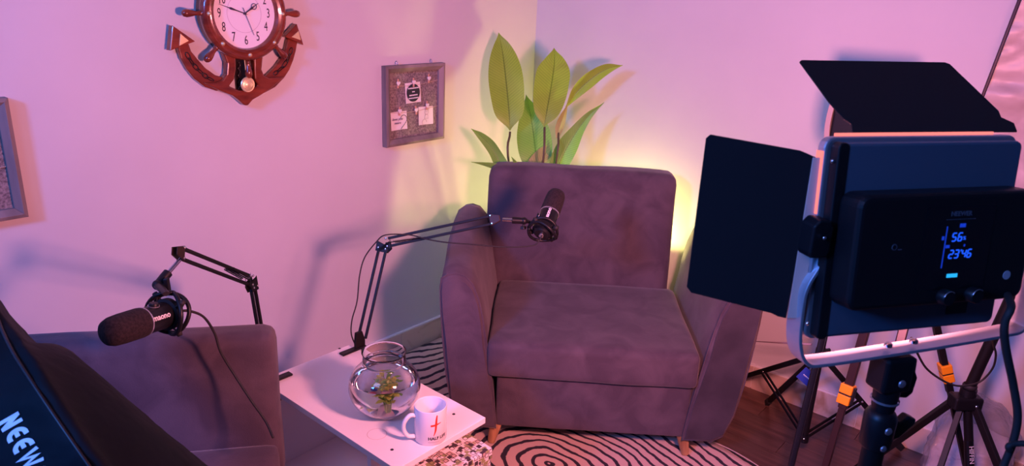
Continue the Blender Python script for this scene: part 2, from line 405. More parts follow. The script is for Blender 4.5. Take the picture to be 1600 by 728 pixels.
# planks, running along the right wall
PW, PL = 0.105, 0.92
plank_me = {}
def plank(x0, x1, y0, k):
    key = (round(x1-x0, 3), k)
    if key not in plank_me:
        bm = box(BM(), (0.0009, 0.0009, -0.014), (x1-x0-0.0009, PW-0.0009, 0))
        me = bpy.data.meshes.new('plank'); bmesh.ops.recalc_face_normals(bm, faces=bm.faces[:]); bm.to_mesh(me); bm.free()
        me.materials.append((wood_floor, wood_floor_b, wood_floor_c)[k]); plank_me[key] = me
    o = bpy.data.objects.new('plank', plank_me[key]); C.objects.link(o); o.location = (x0, y0, -random.random()*0.0004); o.parent = fl
    return o
row = 0; y = -PW
while y > RY+0.1 and row < 46:
    off = [0.0, -0.36, -0.62, -0.2, -0.5][row % 5]
    x = off
    while x < RX:
        x0, x1 = max(0, x), min(RX, x+PL)
        if x1-x0 > 0.02: plank(x0, x1, y, random.choice((0, 0, 1, 2)))
        x += PL
    y -= PW; row += 1

# tiled skirting: each tile a piece
BH = 0.108
def skirt(name, along):
    base = struct(name, BM(), None) if False else None
    bm = BM()
    if along == 'x': box(bm, (0.010, -0.012, 0), (RX, 0, BH+0.006))
    else: box(bm, (0, RY, 0), (0.012, 0, BH+0.006))
    base = struct(name, bm, grout_m, bevel=0.002)
    p = 0.012; L = 0.45
    while p < (RX if along == 'x' else -RY)-0.05:
        b = BM(); q = min(p+L, RX if along == 'x' else -RY)
        if along == 'x': box(b, (p+0.0012, -0.016, 0.0), (q-0.0012, -0.011, BH))
        else: box(b, (0.011, -q+0.0012, 0.0), (0.016, -p-0.0012, BH))
        link('tile', b, tile_m, base, bevel=0.001)
        p += L
    return base
skirt('baseboard_right', 'x'); skirt('baseboard_left', 'y')

# ================================================================== RUG
rug_out = []
def rug_bm():
    bm = BM(); x0, x1, y0, y1 = 0.03, 1.76, -2.15, -0.545
    N = 60; M2 = 40; top = {}
    for i in range(N+1):
        for j in range(M2+1):
            xx = x0+(x1-x0)*i/N; yy = y0+(y1-y0)*j/M2
            e = 0.006*math.sin(xx*9)+0.004*math.sin(xx*23)
            yy += e*(j/M2)**4 - 0.10*max(0, (xx-1.50)/0.26)**2*(j/M2)
            z = 0.009+0.0009*noise.noise(V((xx*3.1, yy*3.1, 2.0)))
            top[i, j] = bm.verts.new((xx, yy, z))
    for i in range(N):
        for j in range(M2): bm.faces.new((top[i, j], top[i+1, j], top[i+1, j+1], top[i, j+1]))
    edges = [e for e in bm.edges if e.is_boundary]
    r = bmesh.ops.extrude_edge_only(bm, edges=edges)
    for v in [g for g in r['geom'] if isinstance(g, bmesh.types.BMVert)]: v.co.z = 0.0006
    return bm
rg = thing('rug', 'cream rug with dark wavy contour stripes under the armchair and low table', 'rug', (1.2, -1.3, 0))
link('pile', rug_bm(), rug_m, rg, smooth=True)
hem = BM(); tube(hem, [(xx, -0.543+0.006*math.sin(xx*9)+0.004*math.sin(xx*23)-0.10*max(0, (xx-1.50)/0.26)**2, 0.006) for xx in [0.03+1.73*i/60 for i in range(61)]], 0.005, 6)
link('hem', hem, mat('rug_hem', (0.55, 0.42, 0.34), 0.9), rg, smooth=True)

# ================================================================== BIG ARMCHAIR (facing the camera)
ANG = math.radians(38)
OS = V((0.808, -1.151, 0))
# local frame: +x along the front (left to right), +y towards the back
sofa = thing('armchair', 'mauve grey velvet armchair with flared arms standing in the corner on the striped rug', 'armchair', OS, ANG)
SM = Matrix.Translation(OS) @ Matrix.Rotation(ANG, 4, 'Z')
def soft_box(lo, hi, r=0.02, puff=(0,0,0), wob=0.0, seed=0.0, lean=0.0, taper=0.0, rs=(1,1,1)):
    """a box with rounded edges whose faces bulge by puff and wobble a little"""
    bm = BM()
    bmesh.ops.create_cube(bm, size=2.0)
    bmesh.ops.subdivide_edges(bm, edges=bm.edges[:], cuts=15, use_grid_fill=True)
    c = [(a+b)/2 for a, b in zip(lo, hi)]; h = [(b-a)/2 for a, b in zip(lo, hi)]
    for v in bm.verts:
        x, y, z = [math.sin(t*PI/2) for t in v.co]
        q = V((x*h[0], y*h[1], z*h[2]))
        k = V([max(-(h[i]-r*rs[i]), min(h[i]-r*rs[i], q[i])) for i in range(3)])
        d = V([(q[i]-k[i])/(r*rs[i]) for i in range(3)]); L = max(abs(d[0]), abs(d[1]), abs(d[2]))
        if L > 1e-6 and d.length > 1e-6:
            d = d.normalized()*L
            q = V([k[i]+d[i]*r*rs[i] for i in range(3)])
        fx, fy, fz = 1-x**4, 1-y**4, 1-z**4
        p = V((c[0]+(q[0]+x*puff[0]*fy*fz)*(1+taper*z), c[1]+q[1]+y*puff[1]*fx*fz, c[2]+q[2]+z*puff[2]*fx*fy))
        p.y += lean*(p.z-lo[2])
        if wob: p += noise.noise_vector(p*5.0+V((seed, 0, 0)))*wob
        v.co = p
    return bm
def loc(bm, mtx):
    bmesh.ops.transform(bm, matrix=mtx, verts=bm.verts[:]); return bm
# base (front panel below the seat)
link('base', loc(soft_box((0.012, -0.012, 0.088), (0.735, 0.60, 0.312), r=0.014, wob=0.002), SM), velvet, sofa, smooth=True)
# seat cushion
link('seat', loc(soft_box((-0.026, -0.046, 0.311), (0.745, 0.600, 0.452), r=0.024, puff=(0.002, 0.004, 0.008), wob=0.004, seed=3), SM), velvet, sofa, smooth=True)
# backrest
def back_bm():
    bm = soft_box((-0.090, 0.575, 0.36), (0.722, 0.72, 0.945), r=0.045, puff=(0.0, 0.010, 0.004), wob=0.004, seed=9, lean=0.10)
    return bm
link('backrest', loc(back_bm(), SM), velvet, sofa, smooth=True)
# arms: section outline (x,z) lofted from front to back; the arm swells outwards as it rises
def arm_sections(side):
    L = []
    #  y    , scale of outline: (outer top x, top z, inner top x)
    for (yy, zt, ox, grow, ins) in ((-0.034, 0.0, 0.0, 0.0, 0.014), (-0.024, 0, 0, 0, 0.0), (0.10, 0.008, 0.006, 0, 0), (0.28, 0.030, 0.018, 0, 0), (0.45, 0.055, 0.020, 0, 0), (0.60, 0.068, 0.016, 0, 0), (0.675, 0.060, 0.012, 0, 0.004), (0.69, 0.05, 0.0, 0, 0.02)):
        outer = [(-0.085, 0.088), (-0.128, 0.115), (-0.158, 0.20), (-0.178, 0.33), (-0.190, 0.46), (-0.198, 0.58), (-0.200, 0.655)]
        topp = [(-0.196, 0.688), (-0.175, 0.703), (-0.145, 0.709), (-0.112, 0.700), (-0.085, 0.672)]
        inner = [(-0.062, 0.615), (-0.045, 0.54), (-0.030, 0.45), (-0.012, 0.33), (0.004, 0.22), (0.014, 0.13), (0.016, 0.088)]
        pts = []
        for (x, z) in outer+topp+inner:
            k = max(0.0, (z-0.088)/0.62)
            z2 = z + zt*k; x2 = x - ox*k
            cx, cz = -0.09, 0.40
            dx, dz = cx-x2, cz-z2; L2 = math.hypot(dx, dz)
            x2 += dx/L2*ins; z2 += dz/L2*ins
            z2 = max(z2, 0.088)
            pts.append((x2, yy, z2))
        L.append(pts)
    if side > 0: L = [[(0.736-x, y_, z) for (x, y_, z) in p] for p in L]
    return L
def loft(bm, secs, cap=True):
    R = [[bm.verts.new(p) for p in s] for s in secs]
    for a, b in zip(R, R[1:]):
        n = len(a)
        for k in range(n): bm.faces.new((a[k], a[(k+1) % n], b[(k+1) % n], b[k]))
    if cap: bm.faces.new(R[0]); bm.faces.new(R[-1][::-1])
    return bm
for side in (-1, 1):
    S_ = arm_sections(side)
    a = link('arm', loc(loft(BM(), S_), SM), velvet, sofa, smooth=True)
    # front panel, slightly proud of the arm; right one has shade painted in
    P0 = [(p[0], -0.036, p[2]) for p in S_[0]]
    cx = sum(p[0] for p in P0)/len(P0)
    f = loft(BM(), [P0, [(cx+(p[0]-cx)*0.97, -0.040, 0.38+(p[2]-0.38)*0.985) for p in P0]])
    pan = link('front_panel', loc(f, SM), velvet_shaded if side > 0 else velvet, a, smooth='auto')
    pts = [SM @ V((p[0], p[1]-0.001, p[2])) for p in S_[1]]
    tb = BM(); tube(tb, pts, 0.003, 6); link('piping', tb, velvet, a, smooth=True)
# tapered wooden legs, slightly splayed
for (lx, ly, tx, ty) in ((0.015, 0.020, -0.015, -0.020), (0.728, 0.020, 0.015, -0.020), (0.04, 0.62, -0.02, 0.02), (0.69, 0.62, 0.02, 0.02)):
    b = BM(); tube(b, [SM @ V((lx+tx, ly+ty, 0.0103)), SM @ V((lx, ly, 0.088))], [0.014, 0.025], 14)
    link('leg', b, legwood, sofa, smooth='auto')

# ================================================================== SECOND CHAIR (foreground left)
R1 = V((0.815, -2.045, 0)); A1 = math.atan2(0.785, 0.62)
CM = Matrix.Translation(R1) @ Matrix.Rotation(A1, 4, 'Z')     # local x<0 to the chair's left, y<0 towards its front
ch = thing('armchair', 'plum grey upholstered chair at the lower left, its back behind the nearer microphone', 'armchair', R1, A1)
link('backrest', loc(soft_box((-0.86, 0.0, 0.30), (0.0, 0.10, 0.778), r=0.034, puff=(0.0, 0.004, 0.0), wob=0.003, seed=5, lean=0.0), CM), velvet, ch, smooth=True)
link('seat', loc(soft_box((-0.86, -0.60, 0.30), (-0.002, 0.004, 0.452), r=0.022, puff=(0, 0.0, 0.006), wob=0.003, seed=8), CM), velvet, ch, smooth=True)
link('base', loc(soft_box((-0.855, -0.59, 0.09), (-0.006, 0.095, 0.30), r=0.012, wob=0.002), CM), velvet, ch, smooth=True)
link('arm', loc(soft_box((-1.02, -0.60, 0.09), (-0.86, 0.10, 0.66), r=0.05, puff=(0.01, 0, 0), wob=0.003, seed=2), CM), velvet, ch, smooth=True)
for lx in (-0.94, -0.06):
    for ly in (-0.54, 0.04):
        b = BM(); tube(b, [CM @ V((lx, ly, 0.013 if (CM @ V((lx, ly, 0))).y > -2.15 else 0.0)), CM @ V((lx, ly, 0.09))], [0.010, 0.019], 12)
        link('leg', b, legwood, ch, smooth='auto')

# ================================================================== LOW TABLE
TX0, TX1, TY0, TY1, TZ = 0.555, 1.186, -1.945, -1.613, 0.500
tbl = thing('side_table', 'low white laminate side table holding the fish bowl and mug', 'table', ((TX0+TX1)/2, (TY0+TY1)/2, 0))
link('tabletop', box(BM(), (TX0, TY0, TZ-0.019), (TX1, TY1, TZ)), laminate, tbl, bevel=0.0012)
link('side_panel', box(BM(), (TX0+0.006, TY0+0.004, 0.0135), (TX0+0.022, TY1-0.004, TZ-0.019)), laminate, tbl, bevel=0.001)
link('side_panel', box(BM(), (1.062, TY0+0.004, 0.0135), (1.078, TY1-0.004, TZ-0.019)), laminate, tbl, bevel=0.001)
link('shelf', box(BM(), (TX0+0.022, TY0+0.004, 0.17), (1.062, TY1-0.004, 0.186)), laminate, tbl, bevel=0.001)
link('back_rail', box(BM(), (TX0+0.022, TY1-0.02, 0.186), (1.062, TY1-0.004, 0.25)), laminate, tbl, bevel=0.001)
for (px, py) in ((530.5, 544.5), (612.5, 702.5), (709, 647)):
    p = onz(px, py, TZ)
    b = BM(); lathe(b, [(0.0, 0.0008), (0.0042, 0.0008), (0.0048, 0.0)], 12, Matrix.Translation(p), cap0=False)
    link('screw_cap', b, black_print, tbl)
p0 = onz(527, 668, TZ+0.0006)
b = BM(); lathe(b, [(0.0255, 0), (0.0262, 0.0003), (0.0270, 0)], 40, Matrix.Translation(onz(589, 678, TZ)))
link('water_ring', b, mat('dried_ring', (0.62, 0.50, 0.46), 0.3), tbl)

# patterned box tucked under the table end
pat = mat('printed_card', (0.8, 0.75, 0.72), 0.6)
def build_pat(m):
    tc = nd(m, 'ShaderNodeTexCoord')
    v = nd(m, 'ShaderNodeTexVoronoi', distance='CHEBYCHEV'); v.inputs['Scale'].default_value = 62; v.inputs['Randomness'].default_value = 0.75
    lk(m, tc.outputs['Object'], v.inputs['Vector'])
    r = nd(m, 'ShaderNodeValToRGB'); r.color_ramp.interpolation = 'CONSTANT'
    el = r.color_ramp.elements; el[0].position = 0; el[0].color = (0.30, 0.30, 0.12, 1); el[1].position = 0.22; el[1].color = (0.80, 0.74, 0.72, 1)
    e = el.new(0.55); e.color = (0.55, 0.40, 0.34, 1); e = el.new(0.72); e.color = (0.78, 0.72, 0.70, 1)
    s = nd(m, 'ShaderNodeSeparateXYZ'); lk(m, v.outputs['Color'], s.inputs[0]); lk(m, s.outputs[0], r.inputs[0])
    r2 = nd(m, 'ShaderNodeValToRGB'); r2.color_ramp.interpolation = 'CONSTANT'
    e2 = r2.color_ramp.elements; e2[0].position = 0; e2[0].color = (0, 0, 0, 1); e2[1].position = 0.30; e2[1].color = (1, 1, 1, 1)
    e3 = e2.new(0.42); e3.color = (0, 0, 0, 1)
    lk(m, v.outputs['Distance'], r2.inputs[0])
    mx = nd(m, 'ShaderNodeMix', data_type='RGBA'); lk(m, r2.outputs[0], mx.inputs[0]); lk(m, r.outputs[0], mx.inputs[6]); mx.inputs[7].default_value = (0.05, 0.03, 0.035, 1)
    v2 = nd(m, 'ShaderNodeTexVoronoi', distance='CHEBYCHEV', feature='F1'); v2.inputs['Scale'].default_value = 62; v2.inputs['Randomness'].default_value = 0.75
    lk(m, mx.outputs[2], bsdf(m).inputs['Base Color'])
build_pat(pat)
bt = thing('storage_box', 'printed storage box with an olive and black mosaic pattern under the table end', 'box', (1.16, -1.76, 0))
bz = 0.418
BMx = Matrix.Translation((1.222, -1.618, 0)) @ Matrix.Rotation(math.radians(180), 4, 'Z') @ Matrix.Rotation(math.radians(-3), 4, 'Z')
link('body', box(BM(), (0.003, 0.003, 0.0135), (0.122, 0.287, bz-0.035), BMx), pat, bt, bevel=0.002)
link('lid', box(BM(), (0, 0, bz-0.035), (0.125, 0.290, bz), BMx), pat, bt, bevel=0.003)

# ================================================================== FISH BOWL
def bowl():
    c = onz(601.5, 643, TZ); c.z = TZ+0.0008
    t = thing('fish_bowl', 'round clear glass fish bowl of water with an aquatic plant, on the white table', 'fish bowl', c)
    mt = Matrix.Translation(c)
    R_ = 0.1015
    outer = [(0.0, 0.0), (0.040, 0.0), (0.047, 0.002), (0.050, 0.006)]
    zc = 0.083
    for k in range(1, 15):
        a = math.radians(-58+k*8.4)
        outer.append((R_*math.cos(a), zc+R_*0.86*math.sin(a)))
    outer += [(0.0615, 0.1615), (0.0600, 0.166), (0.0602, 0.186), (0.0618, 0.1905), (0.0625, 0.192)]
    inner = []
    th = 0.0022
    inner = [(0.0612, 0.1925), (0.0582, 0.186), (0.0580, 0.167), (0.0595, 0.1595)]
    for k in range(14, 0, -1):
        a = math.radians(-58+k*8.4)
        inner.append(((R_-th)*math.cos(a), zc+(R_*0.86-th)*math.sin(a)))
    inner += [(0.046, 0.010), (0.0, 0.009)]
    b = BM(); lathe(b, outer+inner, 56, mt)
    bmesh.ops.remove_doubles(b, verts=b.verts[:], dist=1e-5)
    link('glass_shell', b, glass, t, smooth=True)
    # water body, just inside the glass
    prof = [(0.0, 0.0094), (0.0455, 0.0104)]
    zs = 0.112
    for k in range(1, 15):
        a = math.radians(-58+k*8.4); r = (R_-th-0.0004)*math.cos(a); z = zc+(R_*0.86-th-0.0004)*math.sin(a)
        if z < zs: prof.append((r, z))
    sa = math.asin((zs-zc)/(R_*0.86)); prof.append(((R_-th-0.0004)*math.cos(sa), zs)); prof.append((0.0, zs))
    b = BM(); lathe(b, prof, 56, mt); bmesh.ops.remove_doubles(b, verts=b.verts[:], dist=1e-5)
    link('water', b, water, t, smooth='auto')
    return c
bc = bowl()
# plastic aquatic plant
ap = thing('aquatic_plant', 'small yellow green plastic aquatic plant standing in the glass bowl', 'plant', bc+V((0.004, 0.004, 0.012)))
pb = BM(); lathe(pb, [(0.0, 0), (0.017, 0), (0.016, 0.012), (0.010, 0.018), (0, 0.019)], 16, Matrix.Translation(bc+V((0.004, 0.004, 0.0105))))
link('base', pb, mat('plant_base', (0.55, 0.30, 0.22), 0.7), ap, smooth='auto')
aq = [mat('aquatic_leaf_yellow', (0.88, 0.88, 0.16), 0.45), mat('aquatic_leaf_green', (0.34, 0.60, 0.08), 0.45)]
stm = BM(); rnd = random.Random(3)
small_leaf = {}
for k in (0, 1):
    bm_ = BM()
    ps = [(-0.0, 0, 0), (0.0045, 0.006, 0.0012), (0.0050, 0.011, 0.0018), (0.0, 0.019, 0.001), (-0.0050, 0.011, 0.0018), (-0.0045, 0.006, 0.0012)]
    mid_ = [bm_.verts.new(p) for p in [(0, 0.0, 0), (0, 0.007, -0.0004), (0, 0.012, 0.0)]]
    vs = [bm_.verts.new(p) for p in ps]
    bm_.faces.new((vs[0], vs[1], mid_[1])); bm_.faces.new((vs[1], vs[2], mid_[2], mid_[1])); bm_.faces.new((vs[2], vs[3], mid_[2]))
    bm_.faces.new((vs[0], mid_[1], vs[5])); bm_.faces.new((vs[5], mid_[1], mid_[2], vs[4])); bm_.faces.new((vs[4], mid_[2], vs[3]))
    me = bpy.data.meshes.new('leaflet'); bm_.to_mesh(me); bm_.free(); me.materials.append(aq[k]); small_leaf[k] = me
for i in range(13):
    a = i*2.4; rr = 0.004+0.018*(i/13); h = 0.050+0.036*rnd.random()
    base = bc+V((0.004, 0.004, 0.024)); top_ = bc+V((0.004+math.cos(a)*(rr+0.018), 0.004+math.sin(a)*(rr+0.018), 0.024+h))
    mid_ = (base+top_)/2 - V((math.cos(a), math.sin(a), 0))*0.006
    sp = smooth_path([base+V((math.cos(a)*0.004, math.sin(a)*0.004, 0)), mid_, top_], 5)
    tube(stm, sp, 0.0011, 5)
    for q in range(8):
        u = 0.42+0.58*q/7; p = sp[min(len(sp)-1, int(u*(len(sp)-1)))]
        o = bpy.data.objects.new('leaflet', small_leaf[1 if rnd.random() < 0.45 else 0]); C.objects.link(o); o.parent = ap
        o.matrix_parent_inverse = parent_inv(ap)
        o.location = p; o.rotation_euler = (rnd.uniform(-0.2, 0.8), rnd.uniform(-0.4, 0.4), rnd.uniform(0, 2*PI)); sc_ = rnd.uniform(0.95, 1.4); o.scale = (sc_, sc_, sc_)
link('stem', stm, aq[1], ap, smooth=True)
peb = [('blue', (0.02, 0.06, 0.35), (-0.030, -0.012)), ('pink', (0.85, 0.12, 0.20), (-0.014, -0.033)), ('pale', (0.7, 0.45, 0.38), (0.020, -0.026)), ('violet', (0.25, 0.15, 0.30), (0.036, 0.004)), ('dark', (0.10, 0.08, 0.12), (0.028, 0.026)), ('tan', (0.5, 0.35, 0.28), (-0.026, 0.020))]
for i, (nm, col, (dx, dy)) in enumerate(peb):
    bm_ = BM(); bmesh.ops.create_icosphere(bm_, subdivisions=2, radius=0.0115)
    for v in bm_.verts:
        v.co.z *= 0.62; v.co += noise.noise_vector(v.co*90+V((i*3, 0, 0)))*0.002
    z0 = min(v.co.z for v in bm_.verts)
    bmesh.ops.transform(bm_, matrix=Matrix.Translation(bc+V((dx, dy, 0.0106-z0))), verts=bm_.verts[:])
    o = link('pebble', bm_, mat('pebble_'+nm, col, 0.35), None, smooth=True)
    tag(o, nm+' pebble lying on the bottom of the glass fish bowl', 'pebble', 'pebbles in the fish bowl')

# ================================================================== MUG
def mug():
    c = V((1.145, -1.790, TZ+0.0005))
    t = thing('mug', 'white ceramic mug printed with a red brush cross and black letters', 'mug', c)
    mt = Matrix.Translation(c)
    R_, h = 0.0440, 0.103
    b = BM()
    lathe(b, [(0, 0.002), (0.034, 0.002), (0.037, 0.0), (0.0415, 0.0015), (R_, 0.006), (R_, h-0.003), (R_-0.0006, h-0.0008), (R_-0.0018, h), (R_-0.0032, h-0.0010), (R_-0.0036, h-0.004), (R_-0.0036, 0.010), (R_-0.007, 0.006), (0, 0.005)], 56, mt)
    bmesh.ops.remove_doubles(b, verts=b.verts[:], dist=1e-5)
    link('cup', b, mugm, t, smooth='auto')
    va = V((CAM.x-c.x, CAM.y-c.y, 0)).normalized()           # radial direction facing the room
    side = V((-va.y, va.x, 0))                                # to the viewer's right
    hd = (-side*0.97+va*0.35).normalized()
    P_ = [hd*(R_-0.001)+V((0, 0, 0.079)), hd*(R_+0.014)+V((0, 0, 0.082)), hd*(R_+0.029)+V((0, 0, 0.066)), hd*(R_+0.031)+V((0, 0, 0.044)), hd*(R_+0.020)+V((0, 0, 0.022)), hd*(R_-0.001)+V((0, 0, 0.015))]
    b = BM(); tube(b, [mt @ p for p in smooth_path(P_, 6)], 0.0066, 12, flat=(1.0, 0.85)); link('handle', b, mugm, t, smooth=True)
    def wrap(bm, ang0, z0):
        for v in bm.verts:
            a = v.co.x/R_ + ang0; r = R_+0.0002+max(0.0, v.co.z)
            d = va*math.cos(a)+side*math.sin(a)
            v.co = c + d*r + V((0, 0, z0+v.co.y))
        return bm
    bm_ = BM()
    def stroke(pts):
        n = 14; 
        for s in range(n):
            pass
        sp = smooth_path([V((x, y, 0)) for x, y, _ in pts], 6); ws = [pts[min(len(pts)-1, int(i/6))][2] for i in range(len(sp))]
        A = []; B = []
        for i, p in enumerate(sp):
            d = (sp[min(i+1, len(sp)-1)]-sp[max(0, i-1)]).normalized(); nn = V((-d.y, d.x, 0))
            f = i/6; k = min(int(f), len(pts)-2); wd = pts[k][2]*(1-(f-k))+pts[k+1][2]*(f-k)
            A.append(bm_.verts.new(p+nn*wd+V((0, 0, 0.0002)))); B.append(bm_.verts.new(p-nn*wd+V((0, 0, 0.0002))))
        for i in range(len(A)-1): bm_.faces.new((A[i], A[i+1], B[i+1], B[i]))
    stroke([(0.0045, 0.036, 0.0014), (0.003, 0.024, 0.0026), (0.002, 0.008, 0.0030), (0.0005, -0.010, 0.0024), (-0.0045, -0.026, 0.0006)])
    stroke([(-0.0125, 0.0055, 0.0026), (-0.004, 0.0062, 0.0028), (0.006, 0.0085, 0.0022), (0.0165, 0.0115, 0.0008)])
    link('cross_print', wrap(bm_, 0.30, 0.058), red_print, t)
    tb = text_mesh('HALF LIFE', 0.0125, 0.0001, bold=0.0004, align='LEFT')
    bmesh.ops.triangulate(tb, faces=tb.faces[:])
    link('lettering', wrap(tb, -0.14, 0.024), black_print, t)
    tb = text_mesh('SAMPLE IT', 0.0042, 0.0001, align='LEFT', space=1.5)
    tb.free()
    bm_ = BM()
    for i in range(10):
        x = i*0.0032
        box(bm_, (x, -0.0006, 0), (x+0.0015, 0.0008, 0.0001))
    link('small_print', wrap(bm_, -0.12, 0.013), mat('grey_print', (0.25, 0.22, 0.25), 0.6), t)
mug()

# ================================================================== WALL FRAMES
def wall_frame(y0, y1, z0, z1, label, content):
    dep = 0.030; bw = 0.029
    t = thing('picture_frame', label, 'picture frame', (0.0, (y0+y1)/2, z0), group='shadow box frames on the left wall')
    for (a, b_, c, d) in (((y0, z0), (y1, z0), (y1-bw, z0+bw), (y0+bw, z0+bw)), ((y1, z0), (y1, z1), (y1-bw, z1-bw), (y1-bw, z0+bw)),
                          ((y1, z1), (y0, z1), (y0+bw, z1-bw), (y1-bw, z1-bw)), ((y0, z1), (y0, z0), (y0+bw, z0+bw), (y0+bw, z1-bw))):
        bm_ = BM()
        O_ = [(p[0], p[1]) for p in (a, b_, c, d)]
        back = [bm_.verts.new((0.002, p[0], p[1])) for p in O_]
        fr = [bm_.verts.new((dep, p[0], p[1])) for p in O_[:2]]+[bm_.verts.new((dep-0.010, p[0], p[1])) for p in O_[2:]]
        # a raised ridge between outer edge and inner lip
        cx = [(O_[0][0]*0.62+O_[3][0]*0.38, O_[0][1]*0.62+O_[3][1]*0.38), (O_[1][0]*0.62+O_[2][0]*0.38, O_[1][1]*0.62+O_[2][1]*0.38)]
        r0 = bm_.verts.new((dep+0.004, *cx[0])); r1 = bm_.verts.new((dep+0.004, *cx[1]))
        bm_.faces.new(back[::-1]); bm_.faces.new((fr[0], fr[1], r1, r0)); bm_.faces.new((r0, r1, fr[2], fr[3]))
        bm_.faces.new((back[0], back[1], fr[1], fr[0])); bm_.faces.new((back[2], back[3], fr[3], fr[2]))
        bm_.faces.new((back[1], back[2], fr[2], r1, fr[1])); bm_.faces.new((back[3], back[0], fr[0], r0, fr[3]))
        link('frame_side', bm_, greywood, t, bevel=0.001)
    link('backing', box(BM(), (0.003, y0+bw*0.7, z0+bw*0.7), (0.010, y1-bw*0.7, z1-bw*0.7)), burlap, t)
    content(t, y0+bw, y1-bw, z0+bw, z1-bw)
    for f in (0.22, 0.80):
        b = BM(); yy = y0+(y1-y0)*f
        tube(b, smooth_path([(0.012, yy-0.001, z1-0.002), (0.011, yy-0.003, z1+0.009), (0.011, yy+0.001, z1+0.015), (0.012, yy+0.004, z1+0.009), (0.013, yy+0.003, z1+0.002)], 4), 0.0022, 6)
        link('hanger', b, steel, t, smooth=True)
    return t
def heart(s, n=20):
    out = []
    for i in range(n):
        a = 2*PI*i/n
        out.append((s*16*math.sin(a)**3/16, s*(13*math.cos(a)-5*math.cos(2*a)-2*math.cos(3*a)-math.cos(4*a))/16))
    return out
FX = basis(V((0, 0, 0)), V((0, 1, 0)), V((0, 0, 1)), V((1, 0, 0)))     # drawing plane on the left wall: x right, y up, z outwards
def at_wall(y, z, x=0.0, rot=0.0):
    return Matrix.Translation((x, y, z)) @ FX @ Matrix.Rotation(rot, 4, 'Z')
def peg(t, y, z, rot=0.0):
    m_ = at_wall(y, z, 0.013, rot)
    o = link('peg', prism(BM(), [(-0.0045, -0.018), (0.0045, -0.018), (0.0035, 0.020), (-0.0035, 0.020)], 0, 0.006, m_), pegwood, t, bevel=0.0008)
    link('heart', prism(BM(), [(p[0], p[1]+0.002) for p in heart(0.0105)], 0.006, 0.0085, m_), paper, o)
def card(t, y0, y1, z0, z1, rot=0.0, curl=0.004):
    m_ = at_wall((y0+y1)/2, (z0+z1)/2, 0.0125, rot); w2, h2 = (y1-y0)/2, (z1-z0)/2
    bm_ = BM(); N = 6
    for i in range(N):
        pass
    g = [[bm_.verts.new(m_ @ V((-w2+2*w2*i/N, -h2+2*h2*j/N, curl*((i/N-0.5)*2)**2*(1-j/N)))) for j in range(N+1)] for i in range(N+1)]
    for i in range(N):
        for j in range(N): bm_.faces.new((g[i][j], g[i+1][j], g[i+1][j+1], g[i][j+1]))
    rim_ = [g[i][0] for i in range(N+1)]+[g[N][j] for j in range(1, N+1)]+[g[i][N] for i in range(N-1, -1, -1)]+[g[0][j] for j in range(N-1, 0, -1)]
    rb = [bm_.verts.new(v.co-V((0.0006, 0, 0))) for v in rim_]
    for i in range(len(rim_)): bm_.faces.new((rim_[i], rim_[(i+1) % len(rim_)], rb[(i+1) % len(rim_)], rb[i]))
    return link('card', bm_, paper, t), m_, w2, h2
def line_bm(polys, r, m_, z=0.004):
    bm_ = BM()
    for p in polys: tube(bm_, [m_ @ V((x, y, z)) for x, y in p], r, 5)
    return bm_
